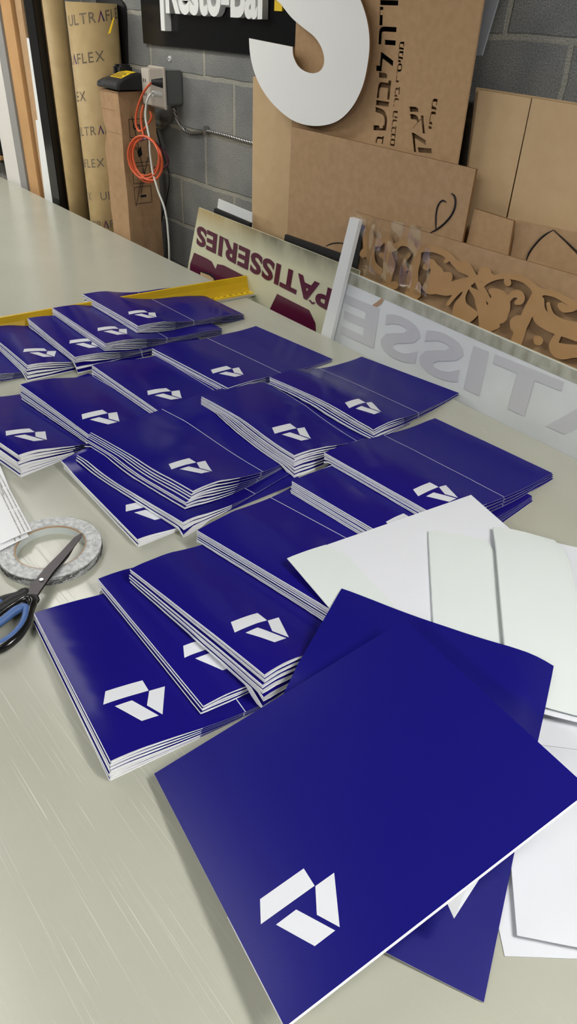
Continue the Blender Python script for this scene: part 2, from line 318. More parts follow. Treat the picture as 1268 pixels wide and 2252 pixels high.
POSES={
't00':((-2.2911, 0.482, -0.1003),(-2.2961, 0.4846, -0.1103),(0.0065, 0.0058)),
't0':((-2.2984, 0.5273, -0.0997),(-2.2934, 0.5223, -0.108),(0.0033, 0.0024)),
't1':((-2.2461, 0.6693, -0.0252),(-2.2433, 0.6643, -0.0337),(0.003, 0.0056)),
't2':((-2.217, 0.8049, -0.0355),(-2.2132, 0.8042, -0.0314),(0.004, 0.0031)),
't3':((-2.2294, 0.8981, 0.0026),(-2.2244, 0.8931, -0.0074),(0.0024, 0.0024)),
't4':((-2.2925, 1.0385, 0.0231),(-2.2875, 1.0335, 0.0131),(0.0025, 0.0024)),
's0':((-1.7638, 0.3855, 0.1387),(-1.7688, 0.3805, 0.1393),(0.0083, 0.0087)),
's1':((-1.7548, 0.5856, 0.0873),(-1.7498, 0.5806, 0.0873),(0.0049, 0.0025)),
's2':((-1.7929, 0.812, 0.0139),(-1.7879, 0.807, 0.0186),(0.0036, 0.0035)),
's3':((-1.8181, 1.0271, 0.0747),(-1.8131, 1.0221, 0.0647),(0.0024, 0.0024)),
'q1':((-1.3833, 0.5216, -0.027),(-1.3883, 0.5266, -0.037),(0.0075, 0.0081)),
'q2':((-1.3556, 0.5501, 0.1539),(-1.3537, 0.5451, 0.1639),(0.0024, 0.0083)),
'q3':((-1.4004, 0.6094, 0.143),(-1.3954, 0.5874, 0.133),(0.0024, 0.0046)),
'q4':((-1.3989, 0.9251, 0.034),(-1.3939, 0.9201, 0.044),(0.0019, 0.0058)),
'q5':((-1.3895, 1.1465, 0.1369),(-1.3845, 1.1415, 0.1469),(0.0024, 0.0031)),
'p1':((-0.9439, 0.2622, -0.1241),(-0.9452, 0.2603, -0.1341),(0.0035, 0.0062)),
'p2':((-0.9509, 0.3885, -0.0371),(-0.951, 0.3873, -0.0471),(0.0043, 0.0039)),
'p3':((-0.912, 0.4355, 0.0737),(-0.907, 0.4305, 0.0715),(0.0039, 0.0085)),
'p4':((-0.9424, 0.6023, 0.1489),(-0.9374, 0.5973, 0.1589),(0.0024, 0.004)),
'p5':((-0.9686, 0.8711, 0.0755),(-0.9636, 0.8661, 0.0655),(0.0038, 0.0035)),
'p6':((-1.0103, 1.0061, 0.0387),(-1.0053, 1.0011, 0.0287),(0.0024, 0.0024)),
}
# ------------------------------------------------------------------ the room
XL,XR,YB,YF,ZC=-7.2,3.2,1.9,-4.0,1.75
def st(o): o['kind']='structure'; return o
st(box('floor',(XL-.2,YF-.2,FLOORZ-.1),(XR+.2,YB+.2,FLOORZ),M['floor']))
st(box('ceiling',(XL-.2,YF-.2,ZC),(XR+.2,YB+.2,ZC+.1),M['plaster']))
st(box('wall_back',(XL-.2,YB,FLOORZ),(XR+.2,YB+.2,ZC),M['concrete']))
st(box('wall_left',(XL-.2,YF,FLOORZ),(XL,YB,ZC),M['concrete']))
st(box('wall_right',(XR,YF,FLOORZ),(XR+.2,YB,ZC),M['concrete']))
st(box('wall_front',(XL,YF-.2,FLOORZ),(XR,YF,ZC),M['concrete']))
LAMPS=[(-4.9,.5,'far left'),(-1.6,-.14,'directly over the table'),(-4.3,-.95,'added to light the wall, left one behind the camera'),(.2,-1.5,'added to light the wall, right one behind the camera'),(.75,.9,'added to brighten the right back, nearest the right wall'),(-2.9,.95,'added for the far table, in front of the cord coil')]  # last four are unseen lamps added to brighten wall, boards and far table
for i,(x,y,w) in enumerate(LAMPS):
    t=thing('ceiling_or_fill_light',(x,y,ZC),f'white rectangular ceiling light fixture {w}','light','ceiling light fixtures')
    box('housing',(x-.64,y-.17,ZC-.05),(x+.64,y+.17,ZC),M['whitelam'],t,.006)
    box('diffuser',(x-.60,y-.13*(.5 if i==1 else 1),ZC-.062),(x+.60,y+.13*(.5 if i==1 else 1),ZC-.051),M['diffuser_dim' if i in (1,5) else 'diffuser'],t)
# ------------------------------------------------------------------ the worktable
t=thing('worktable',(-2.2,.5,FLOORZ),'large pale scratched worktable that carries the blue folder stacks','table')
def edgeY(x): return 1.579+(x+.675)*(1.697-1.579)/(-4.709+.675)
top=[(-5.6,edgeY(-5.6)),(1.15,edgeY(1.15)),(1.15,-.75),(-5.6,-.75)]
bm=bmesh.new(); v0=[bm.verts.new((x,y,0)) for x,y in top]; v1=[bm.verts.new((x,y,-.035)) for x,y in top]
bm.faces.new(v0); bm.faces.new(v1[::-1])
for i in range(4): bm.faces.new((v0[i],v0[(i+1)%4],v1[(i+1)%4],v1[i]))
bmesh.ops.recalc_face_normals(bm,faces=bm.faces)
bmesh.ops.bevel(bm,geom=[e for e in bm.edges if all(v.co.z>-.01 for v in e.verts)],offset=.003,segments=2,affect='EDGES')
bm_obj('tabletop',bm,M['table'],t)
bm=bmesh.new()
for y in (-.6,.45,1.45): add_box(bm,(-5.4,y-.03,-.115),(.95,y+.03,-.035))
bm_obj('frame',bm,M['darkmetal'],t)
for x in (-5.3,-2.2,.85):
    for y in (-.6,1.45): box('leg',(x-.035,y-.035,FLOORZ),(x+.035,y+.035,-.115),M['darkmetal'],t)
for px,py in ((1067,948),):
    q=tab(px,py,0); bm=bmesh.new(); bmesh.ops.create_cone(bm,cap_ends=True,segments=18,radius1=.0042,radius2=.0036,depth=.0012,matrix=Matrix.Translation((q.x,q.y,.0004))); bm_obj('screw_head',bm,M['alu'],t)
# ------------------------------------------------------------------ folders
FOLD=None
EMB=[[(.235,.1),(.2595,.0998),(.2595,.0275),(.235,.040)],[(.2605,.1265),(.3137,.0985),(.288,.0848),(.2605,.1003)],[(.2695,.0686),(.3137,.0925),(.3140,.0655),(.270,.0415)]]
def sample(a,Lu,Lv,u,v):
    nu,nv=a.shape; fu=np.clip(u/Lu*(nu-1),0,nu-1.0001); fv=np.clip(v/Lv*(nv-1),0,nv-1.0001); i,j=int(fu),int(fv); fu-=i; fv-=j
    return a[i,j]*(1-fu)*(1-fv)+a[i+1,j]*fu*(1-fv)+a[i,j+1]*(1-fu)*fv+a[i+1,j+1]*fu*fv
def surf_pt(pose,z,Lu,Lv,u,v,dz=0):
    x,y,a=pose; return (x+u*math.cos(a)-v*math.sin(a), y+u*math.sin(a)+v*math.cos(a), sample(z,Lu,Lv,u,v)+dz)
def sheet(name,P,mats,parent,th=.0004,crease=None,flip=False,topmi=0,botmi=1,edge=1):
    """P: array (nu,nv,3) top surface; makes a thin solid sheet"""
    nu,nv,_=P.shape; B=P.copy(); B[:,:,2]-=th
    vs=P.reshape(-1,3).tolist()+B.reshape(-1,3).tolist(); n=nu*nv; fs=[];mi=[];sm=[]
    for i in range(nu-1):
        for j in range(nv-1):
            a,b,c,d=i*nv+j,(i+1)*nv+j,(i+1)*nv+j+1,i*nv+j+1
            for tr in ((a,b,c),(a,c,d)):      # same diagonal above and below, so the two skins never cross
                fs.append(tr); mi.append(2 if crease is not None and j==crease else topmi); sm.append(True)
                fs.append(tuple(n+k for k in tr[::-1])); mi.append(botmi); sm.append(True)
    def rim(idx):
        o=len(vs)
        for a in idx: vs.append(vs[a]); vs.append(vs[n+a])
        for q in range(len(idx)-1): fs.append((o+2*q+2,o+2*q,o+2*q+1,o+2*q+3)); mi.append(edge); sm.append(False)
    rim([i*nv for i in range(nu)][::-1]); rim([i*nv+nv-1 for i in range(nu)]); rim([j for j in range(nv)]); rim([(nu-1)*nv+j for j in range(nv)][::-1])
    return pyd(name,vs,fs,mats,parent,mi=mi,sm=sm)
def patch_grid(pose,z,Lu,Lv,us,vs,dz=0):
    P=np.zeros((len(us),len(vs),3))
    for i,u in enumerate(us):
        for j,v in enumerate(vs): P[i,j]=surf_pt(pose,z,Lu,Lv,u,v,dz if not callable(dz) else dz(u,v))
    return P
def emblem(pose,z,Lu,Lv,parent):
    vs=[];fs=[]
    for q in EMB:
        n=7
        for k in range(n+1):
            for l in range(n+1):
                s,t=k/n,l/n
                u=(q[0][0]*(1-s)+q[1][0]*s)*(1-t)+(q[3][0]*(1-s)+q[2][0]*s)*t; v=(q[0][1]*(1-s)+q[1][1]*s)*(1-t)+(q[3][1]*(1-s)+q[2][1]*s)*t
                vs.append(surf_pt(pose,z,Lu,Lv,u,v,.00035))
        b=len(vs)-(n+1)**2
        for k in range(n):
            for l in range(n): fs.append((b+k*(n+1)+l,b+(k+1)*(n+1)+l,b+(k+1)*(n+1)+l+1,b+k*(n+1)+l+1))
    o=pyd('emblem',vs,fs,M['white'],parent,smooth=True); o['label']='white three-piece angular emblem'; return o
def flap_mesh(pose,z,Lu,Lv,tfun,parent,us,end=None):
    """pocket: white fold bulging round the outer edge and running back under the cover"""
    th=.0006; prof=[]
    # (v, fraction of depth, outward)
    prof=[(.0004,-.0004,0),(-.0006,.0,.12),(-.0008,.0,.5),(-.0006,.0,.88),(.0004,.0,1.)]
    vsn=[.012,.03,.05,.075,.1,.125,POC]
    rows=[]
    for u in us:
        t0=tfun(0,u); row=[]
        for v,dz,f in prof: row.append(surf_pt(pose,z,Lu,Lv,u,v,dz-f*(t0-.0003) if f else -.0005))
        # surf_pt clips v<0 in height sampling, position keeps the outward bulge
        for v in vsn: row.append(surf_pt(pose,z,Lu,Lv,u,v,-tfun(v,u)+.0001))
        rows.append(row)
    P=np.array(rows); nu,nv,_=P.shape; vs=P.reshape(-1,3).tolist(); 
    # inner skin
    Q=P.copy(); x,y,a=pose; nx,ny=-math.sin(a),math.cos(a)
    for j in range(nv):
        if j<5: Q[:,j,0]+=nx*.0007; Q[:,j,1]+=ny*.0007
        if j>=4: Q[:,j,2]+=.0003
    vs+=Q.reshape(-1,3).tolist(); n=nu*nv; fs=[]
    for i in range(nu-1):
        for j in range(nv-1):
            a,b,c,e=i*nv+j,i*nv+j+1,(i+1)*nv+j+1,(i+1)*nv+j
            for q in ((e,a,c),(a,b,c)): fs.append(q); fs.append(tuple(n+k for k in q[::-1]))
    # glued end tabs close the pocket at both ends
    for u in (us[0]+.0006,us[-1]-.0006):
        b0=len(vs); vv=np.linspace(.001,POC,9)
        for v in vv:
            vs.append(surf_pt(pose,z,Lu,Lv,u,v,-.0006)); vs.append(surf_pt(pose,z,Lu,Lv,u,v,-tfun(v,u)+.0007))
        for q in range(8): fs.append((b0+2*q,b0+2*q+2,b0+2*q+3,b0+2*q+1))
    for idx in ([j for j in range(nv)],[(nu-1)*nv+j for j in range(nv)][::-1],[i*nv+nv-1 for i in range(nu)]):
        for p,q in zip(idx,idx[1:]): fs.append((p,q,n+q,n+p))
    return pyd('pocket_flap',vs,fs,M['white_fold_lit'],parent,smooth=False)
DESC={'p1':'leftmost in the front row','p2':'second from left in front row','p3':'third in front row','p4':'fourth in front row','p5':'fifth in front row, nearly hidden','p6':'rightmost in front row',
'q1':'low leftmost in second row','q2':'second in second row','q3':'tall third in second row','q4':'fourth in second row','q5':'rightmost in second row',
's0':'leftmost in third row','s1':'second from left in third row','s2':'third from left in third row','s3':'rightmost in third row',
't00':'lowest at the left frame edge','t0':'second lowest at the left frame edge','t1':'left one of back row','t2':'second of back row by ruler','t3':'third of back row by ruler','t4':'rightmost of back row by ruler'}
ORD=['topmost','second from top','third from top','fourth from top','fifth from top','sixth from top','seventh from top','eighth from top','ninth from top']
def make_folder(nm,k,n,pose,z,to,top):
    Lu,Lv=LEN,2*WID
    q=ORD[n-1-k]
    lab=(f'blue folder, topmost of the stack {DESC[nm]}, partly covered' if top and nm=='q2' else f'blue folder with white emblem, topmost of the stack {DESC[nm]}' if top else f'blue folder, {q} in the stack {DESC[nm]}')
    t=thing('presentation_folder',surf_pt(pose,z,Lu,Lv,Lu/2,Lv/2),lab,'folder','blue folders in fanned stacks')
    us=np.linspace(0,Lu,z.shape[0]); hv=(z.shape[1]-1)//2; vn=np.linspace(0,Lv,z.shape[1])
    P=patch_grid(pose,z,Lu,Lv,us,np.concatenate([vn[:hv],[WID-.0006]]))
    fc=sheet('front_cover',P,[M['blue'],M['white'],M['white']],t)
    vv=np.concatenate([[WID-.0006,WID+.0009],vn[hv+1:]])
    P=patch_grid(pose,z,Lu,Lv,us,vv)
    sheet('back_cover',P,[M['blue'],M['white'],M['white']],t,crease=0)
    G=F.gap
    def depth(v,u):
        a=float(thick(np.array(v),to,u,Lu)); g=sample(G,Lu,Lv,u,v)-.0002
        return max(a,min(g,2.6*a)) if v<.06 else a+(max(a,min(g,2.6*a))-a)*max(0,(.14-v)/.08)
    flap_mesh(pose,z,Lu,Lv,depth,t,us)
    if top and nm!='q2':
        e=emblem(pose,z,Lu,Lv,t); e.parent=fc; e.matrix_parent_inverse=Matrix.Identity(4); e.matrix_basis=Matrix.Identity(4)
    return t
def back_first(): return None
F=Field(); rng=np.random.default_rng(4)
ROW={'t':0,'s':1,'q':2,'p':3}
for nm,n in PILES:
    pt,pb,to=POSES[nm]
    for k in range(n):
        f=k/(n-1); j=rng.normal(size=3)*np.array([.0011,.0011,.0025]) if 0<k<n-1 else np.zeros(3)
        pose=tuple(np.array(pb)*(1-f)+np.array(pt)*f+j)
        X,Y,z=lay(F,pose,to)
        make_folder(nm,k,n,pose,z,to,k==n-1)
# ------------------------------------------------------------------ loose open folders
def open_sheet(pose,L,W,low,mats,name,label,pocket=None,topmi=0,nu=22,nv=26,extra=None,t0=.0012,it=60,g=3e-5):
    X,Y,z=lay(F,pose,None,nu,nv,L,W,low=low,tf=lambda u,v:t0+0*u*v,it=it,g=g)
    t=thing(name,surf_pt(pose,z,L,W,L/2,W/2),label,'folder')
    P=patch_grid(pose,z,L,W,np.linspace(0,L,nu),np.linspace(0,W,nv))
    sheet('cover',P,mats,t,th=.0009,topmi=topmi)
    return t,z
def inner_pocket(t,pose,z,L,W,along,depth=.138,slant=.02,gap=.0022,a=0,b=None,lab=None):
    """white pocket flap lying on the inner side; along='u': strip at v=0 running down the length; 'v': strip at u=0"""
    b=b if b is not None else (L if along=='u' else W)
    n=16; rows=[]
    for i in range(n+1):
        s=a+(b-a)*i/n; f=i/n; d=depth-slant*max(0,(.12-f)/.12)-slant*max(0,(f-.88)/.12)
        row=[]
        for j in range(9):
            w=d*j/8; lift=gap*(1 if j>0 else .6)+.0014*math.sin(math.pi*j/8)
            u,v=(s,w) if along=='u' else (w,s)
            row.append(surf_pt(pose,z,L,W,u,v,lift))
        rows.append(row)
    P=np.array(rows)
    PP_=np.array([resample(P[:,:,q],(100,60)) for q in range(3)]); F.put(PP_[0],PP_[1],PP_[2])
    if along=='v': P=P[::-1]
    o=sheet('pocket_flap',P,[M['white_greenish'],M['white_greenish']],t,th=.0008)
    # folded outer edge
    vs=[];fs=[]
    for i in range(n+1):
        s=a+(b-a)*i/n
        for (w,l) in ((.0,gap*.6),(-.0016,gap*.3),(-.0012,-.0006),(.0,-.0009)):
            u,v=(s,w) if along=='u' else (w,s); vs.append(surf_pt(pose,z,L,W,u,v,l))
    for i in range(n):
        for j in range(3): fs.append((i*4+j,i*4+j+1,i*4+4+j+1,i*4+4+j))
    pyd('folded_edge',vs,fs,M['white_greenish'],t,smooth=True)
def bil(L,W,nu,nv,zc):      # bilinear surface from four corner heights  O, O+u, O+u+v, O+v
    s=np.linspace(0,1,nu)[:,None]; r=np.linspace(0,1,nv)[None]
    return zc[0]*(1-s)*(1-r)+zc[1]*s*(1-r)+zc[2]*s*r+zc[3]*(1-s)*r
d=math.radians
WM=[M['white'],M['white']]
WW=[M['white'],M['blue']]
# W1: open folder, white inside up, lying across the front row stacks
L1,Wd1=LEN,.462
O_=tab(632,1228,.078); E_=tab(1040,1085,.074)
p=(O_.x,O_.y,math.atan2(E_.y-O_.y,E_.x-O_.x)-math.pi/2)
t,z=open_sheet(p,L1,Wd1,bil(L1,Wd1,22,26,(.078,.055,.03,.072)),WM,'open_folder','open white folder lying across the front row stacks, its corner toward the sign')
inner_pocket(t,p,z,L1,Wd1,'u',.105,gap=.0012)
# W5, W4: lower right white folders
p=(-.365,.698,d(-41)); t,z=open_sheet(p,LEN,.432,None,WM,'open_folder','white open folder lying lowest at the right, flat on the table')
p=(-.328,.764,d(-50)); t,z=open_sheet(p,LEN,.432,None,WM,'open_folder','white open folder at the lower right with a double front edge, under others',t0=.008)
# W2, W3: folders with a long pocket strip
p=(-.646,.952,d(-47)); t,z=open_sheet(p,.432,LEN,None,WM,'open_folder','white open folder with its pocket strip showing, the left one of two')
inner_pocket(t,p,z,.432,LEN,'u',.133,gap=.005,b=.40)
p=(-.578,1.072,d(-50)); t,z=open_sheet(p,.432,LEN,bil(.432,LEN,22,26,(.058,.03,.02,.036)),WM,'open_folder','white open folder with its pocket strip showing, the right one of two',t0=.006)
inner_pocket(t,p,z,.432,LEN,'u',.143,gap=.005,b=.425)
# second: plain blue sheet under the big one
p=(-.627,.695,-1.125); Ls,Ws=.5,.368
low=bil(Ls,Ws,22,26,(.068,.02,.001,.046))
t,z=open_sheet(p,Ls,Ws,low,[M['blue_satin'],M['white']],'flat_blue_folder','plain blue unfolded folder partly under the big one with emblem',it=30,t0=.003)
# big one on top
p=(-.549,.262,-.161); low=bil(LEN,.432,26,30,(.018,.045,.138,.117))
s=np.linspace(0,1,26)[:,None]; r=np.linspace(0,1,30)[None]
X,Y,z=lay(F,p,None,26,30,LEN,.432,low=low,tf=lambda u,v:.0012+0*u*v,it=30)
t=thing('presentation_folder',surf_pt(p,z,LEN,.432,.18,.2),'large blue folder with white emblem in the foreground, tilted on top of the others','folder')
sheet('cover',patch_grid(p,z,LEN,.432,np.linspace(0,LEN,30),np.linspace(0,.432,34)),[M['blue_satin'],M['white']],t,th=.0009)
emblem(p,z,LEN,.432,t)
# pocket folded under the near edge
vs=[];fs=[]; n=34
for i in range(n+1):
    v=.432*i/n
    for (du,dz) in ((-.0006,-.0009),(.0012,-.0016),(.0016,-.0028),(.0006,-.0044),(-.03,-.0052),(-.08,-.0052),(-.132,-.005)):
        vs.append(surf_pt(p,z,LEN,.432,LEN+du,v,dz))
for i in range(n):
    for j in range(6): fs.append((i*7+j,i*7+j+1,i*7+7+j+1,i*7+7+j))
o=pyd('pocket_flap',vs,fs,M['white_fold_lit'],t,smooth=True)
sol=o.modifiers.new('s','SOLIDIFY'); sol.thickness=.0006; sol.offset=0
pts=[Vector(surf_pt(p,z,LEN,.432,LEN+a,v,dz)) for a,v,dz in ((-.002,.238,-.005),(.020,.232,-.009),(.004,.272,-.006),(-.002,.276,-.005))]
gx=[tab(1000,1972,.075),tab(997,2020,.07),tab(944,2026,.07),tab(940,2022,.078)]
prism('pocket_tab',[Vector(surf_pt(p,z,LEN,.432,LEN-.004,.25,-.006)),Vector(surf_pt(p,z,LEN,.432,LEN+.001,.258,-.006)),tab(998,2020,.062),Vector(surf_pt(p,z,LEN,.432,LEN+.001,.212,-.006)),Vector(surf_pt(p,z,LEN,.432,LEN-.004,.212,-.006))],.0006,M['white'],t)
# ------------------------------------------------------------------ roll of double sided tape
rc=tab(112,1207,.012); rc=Vector((rc.x,rc.y,0)); RO,RI,RH=.0985,.066,.019
t=thing('tape_roll',rc,'roll of clear printed double-sided tape lying flat under the scissors','tape roll')
def ring(name,ro,ri,h,m,parent,c,n=96,z0=0.0):
    vs=[];fs=[]
    for i in range(n):
        a=2*math.pi*i/n; ca,sa=math.cos(a),math.sin(a)
        for r_,z_ in ((ro,z0+.0004),(ro,h-.0004),(ro-.0006,h),(ri,h),(ri,z0),(ro-.0006,z0)): vs.append((r_*ca,r_*sa,z_))
    for i in range(n):
        j=(i+1)%n
        for k in range(6): fs.append((i*6+k,j*6+k,j*6+(k+1)%6,i*6+(k+1)%6))
    me=bpy.data.meshes.new(name); me.from_pydata(vs,[],fs); o=bpy.data.objects.new(name,me); C.objects.link(o); me.materials.append(m); o.parent=parent; return o
ring('tape_winding',RO,RI+.003,RH,M['ring'],t,rc); ring('cardboard_core',RI+.0028,RI+.0004,RH-.0008,M['tape_core'],t,rc); ring('inner_sleeve',RI+.0002,RI-.0008,RH-.003,M['white_greenish'],t,rc)
# printing round the outside of the tape
def wrap_text(name,s,c,R,z,h,a0,m,parent,sx=1.0,depth=.0003,lean=0.0,sgn=1):
    me=text_mesh(s,.5,.02); ys=[v.co.y for v in me.vertices]; k=h/.72
    for v in me.vertices:
        x=v.co.x*k*sx; a=a0+sgn*x/R; rr=R+.0002+depth*(v.co.z+.5)
        v.co=Vector((rr*math.cos(a),rr*math.sin(a),z+v.co.y*k+lean*x))
    me.name=name; o=bpy.data.objects.new(name,me); C.objects.link(o); me.materials.append(m); o.parent=parent; return o
for k in range(2):
    for q in range(5):
        wrap_text('print','TO EXPOSE ADHESIVE    DE PELER ',rc,RO,.003+k*.0072,.0024,math.radians(-175+q*64+k*20),M['ink'],t,1.15)
        wrap_text('print','DE PELER   TO EXPOSE ADHESIVE ',rc,RO,.0064+k*.0072,.0024,math.radians(-160+q*64+k*20),M['ink'],t,1.15)
# ------------------------------------------------------------------ release liner strips
def liner(pxs,zs,label,rows=3):
    P=[tab(x,y,z) for (x,y),z in zip(pxs,zs)]      # far-left, far-right, near-right, near-left
    t=thing('release_liner_strip',sum(P,Vector())/4,label,'paper strip','torn release liner strips')
    n=12; G=np.zeros((n+1,4,3))
    for i in range(n+1):
        s=i/n; a=P[0].lerp(P[3],s); b=P[1].lerp(P[2],s)
        for j in range(4):
            v=a.lerp(b,j/3); G[i,j]=(v.x,v.y,v.z+.0015*math.sin(math.pi*j/3))
    sheet('paper',G,[M['liner'],M['liner']],t,th=.0004)
    if rows:
        U=P[3]-P[0]; 
        for r_ in range(rows):
            f=.62+.13*r_
            a=P[0].lerp(P[1],f); b=P[3].lerp(P[2],f); w=(P[1]-P[0])*.05
            words='PEEL TO EXPOSE ADHESIVE  PEEL TO EXPOSE ADHESIVE  PEEL TO EXPOSE ADHESIVE'
            for q in range(3):
                text_on('print',words[r_*3:r_*3+44],a.lerp(b,q/3+.01)+w*1.2,(b-a)*.31,-w*.9*(1 if True else 1),M['ink_brown'],t,.0001,.0022)
liner([(-75,1025),(-5,1010),(63,1180),(-20,1222)],[.004,.004,.021,.021],'white printed liner strip, lowest one lying over the tape roll',2)
liner([(-60,1040),(-2,1032),(70,1167),(2,1196)],[.005,.006,.0235,.0235],'white printed liner strip on top, its end beside the tape roll core',3)
# ------------------------------------------------------------------ scissors
def cpt(x,y,z): return tab(x*.2366,980+y*.2366,z)
t=thing('scissors',cpt(385,1250,.02),'dark-bladed scissors with black and blue handles lying across the tape roll','scissors')
def blade(name,pxs,z0,z1,th):
    P=[]
    for x,y in pxs:
        f=(y-815)/(1400-815); P.append(cpt(x,y,z0*(1-f)+z1*f))
    return prism(name,P,th,M['blade'],t,bev=.0004)
blade('blade',[(762,812),(752,812),(690,850),(560,990),(430,1120),(290,1290),(262,1340),(250,1390),(340,1400),(400,1310),(490,1180),(600,1050),(690,940),(757,850)],.0265,.028,.0018)
blade('blade',[(766,822),(690,940),(640,1030),(560,1130),(470,1230),(410,1310),(350,1400),(280,1400),(330,1300),(560,1060),(740,860)],.0238,.0255,.0016)
bm=bmesh.new(); c=cpt(385,1248,.0285); bmesh.ops.create_cone(bm,cap_ends=True,segments=24,radius1=.0042,radius2=.0036,depth=.0028,matrix=Matrix.Translation(c)); add_box(bm,(c.x-.0034,c.y-.0005,c.z+.0013),(c.x+.0034,c.y+.0005,c.z+.0017))
bm_obj('pivot_screw',bm,M['steel'],t)
def ringtube(name,pxs,z0,z1,rad,m,closed=True):
    n=len(pxs); xs=[p[0] for p in pxs]; lo,hi=min(xs),max(xs); P=[]
    for p in pxs:
        f=(p[0]-lo)/(hi-lo); v=cpt(p[0],p[1],z0*(1-f)+z1*f); P.append((v.x,v.y,v.z,p[2] if len(p)>2 else 1))
    return tube(name,P,rad,m,t,closed=closed)
loop=[(290,1440,1.1),(278,1530,1.0),(262,1600,.95),(225,1690,.95),(120,1815,1),(-40,1900,1.05),(-200,1900,1.1),(-275,1800,1.1),(-190,1690,1),(-60,1640,.95),(50,1560,1),(150,1495,1.05),(250,1440,1.2)]
h=ringtube('handle_loop',loop,.012,.024,.0082,M['black']); h['label']='black lower finger loop'
inner=[(232,1500,1),(240,1560,.9),(215,1640,.9),(160,1720,.9),(70,1800,1),(-40,1855,1),(-170,1860,1),(-225,1790,1),(-160,1710,1),(-30,1665,1),(60,1600,1.1),(150,1530,1.2)]
g_=ringtube('grip_inlay',inner,.015,.028,.0066,M['grip_blue']); g_.parent=h; g_.matrix_parent_inverse=Matrix.Identity(4); g_['label']='blue soft grip lining'

loop2=[(240,1365,1.05),(160,1400,1.1),(60,1430,1.2),(-60,1470,1.3),(-190,1440,1.2),(-330,1480,1.1),(-400,1570,1.1),(-340,1650,1.1),(-200,1650,1.1),(-90,1590,1.1),(10,1510,1.2),(110,1445,1.2)]
ringtube('handle_loop',loop2,.012,.022,.0082,M['black_matte'])['label']='black upper finger loop'
ringtube('grip_inlay',[(0,1455,1),(-60,1490,1),(-160,1490,1),(-280,1520,1),(-320,1580,1),(-250,1610,1),(-120,1560,1),(-30,1500,1)],.016,.021,.0068,M['grip_blue'])['label']='blue soft grip lining'
bm=bmesh.new(); 
prism('blade_neck',[cpt(250,1372,.0305),(cpt(348,1378,.0305)),cpt(358,1415,.029),cpt(318,1465,.026),cpt(250,1470,.024),cpt(215,1440,.025)],.011,M['black_matte'],t,bev=.002); bm.free()
# ------------------------------------------------------------------ yellow angle ruler
TA=tab(0,697,.062); TB=tab(558,603,.062); dr=(TB-TA).normalized()
sd=Vector((dr.y,-dr.x,0))             # towards the camera side
end=Vector((TB.x,TB.y,0))+sd*.019; Lr=1.42
st0=end-dr*Lr
t=thing('angle_ruler',st0+dr*Lr*.5,'long yellow metal angle ruler lying behind the folder stacks, overhanging the table edge','ruler')
def extr(name,prof,m,parent,a=0,b=Lr,cut=0):
    vs=[];n=len(prof)
    for s,e in ((a,0),(b,1)):
        for x,z in prof: vs.append(st0+dr*(s)+sd*x+Vector((0,0,z)))
    fs=[list(range(n))[::-1],[n+i for i in range(n)]]+[[i,(i+1)%n,n+(i+1)%n,n+i] for i in range(n)]
    return pyd(name,vs,fs,m,parent)
extr('upright_web',[(0,.003),(.003,.003),(-.006,.02),(-.013,.040),(-.017,.060),(-.021,.062),(-.017,.040),(-.010,.02),(-.003,.003)],M['yellow'],t)
extr('base_rail',[(-.003,.0006),(.042,.0006),(.042,.0055),(.003,.0075),(-.003,.0075)],M['alu'],t,0,Lr+.006)
sc=extr('scale_strip',[(.004,.0075),(.030,.0064),(.030,.0078),(.004,.0089)],M['yellow_scale'],t,0,Lr+.004)
bm=bmesh.new()
for i in range(300):
    s=Lr-.004-i*.0047; l=.010 if i%5==0 else .006
    c0=st0+dr*s+sd*.030
    q=[c0,c0+dr*.0009,c0+dr*.0009-sd*l,c0-sd*l]; z=[.0080,.0080,.0080+l*.043,.0080+l*.043]
    bm.faces.new([bm.verts.new((p.x,p.y,zz)) for p,zz in zip(q,z)])
bm_obj('scale_ticks',bm,M['ink'],t)
for i in range(9):
    s=Lr-.03-i*.0254; c0=st0+dr*s+sd*.018+Vector((0,0,.0084))
    text_on('scale_number',str(i+1),c0,dr*.010,-sd*.009+Vector((0,0,.0003)),M['ink'],t,.0002,.0003)
# ------------------------------------------------------------------ right side boards behind the table
def simple(name,px,Y,k,th,m,label,cat,floor=True,part='panel',stand=FLOORZ,mi_side=None):
    P=board_pts(px,Y,k,floor,stand); c=sum(P,Vector())/len(P)
    t=thing(name,(c.x,c.y,min(p.z for p in P)),label,cat); prism(part,P,th,m,t,mi_side=mi_side); return t,P
# MDF sheets at the right, a whole stack of them
t,P=simple('mdf_board',[(1052,197),(1168,216),(1113,475),(1018,450)],1.805,.03,.009,[M['mdf'],M['mdf_edge']],'plain tan MDF board, left one of the two front boards at right','board',mi_side=1)
t,P=simple('mdf_board',[(1170,215),(1400,252),(1360,545),(1116,475)],1.803,.03,.009,[M['mdf'],M['mdf_edge']],'plain tan MDF board, right one of the two front boards, cut by frame edge','board',mi_side=1)
for i,w in enumerate(('middle one','rearmost one')):
    simple('mdf_board',[(1046-0*i,195-3*i),(1402,250-3*i),(1360,560),(1016,450)],1.816+i*.012,.03,.010,M['mdf'],f'tan MDF board standing behind the two front boards, {w}','board')
# tall MDF strip
simple('mdf_strip',[(556,168),(662,178),(640,600),(553,560)],1.80,.03,.012,[M['mdf'],M['mdf_edge']],'tall narrow tan MDF strip standing against the block wall below the round letter','board',mi_side=1)
# dark tall board in the shadow beyond the lettered cardboard
simple('grey_panel',[(1000,-60),(1112,-60),(1058,122),(1000,122)],1.853,.0,.006,M['coroplast'],'grey corrugated plastic strip hanging behind the lettered cardboard','panel',floor=False)
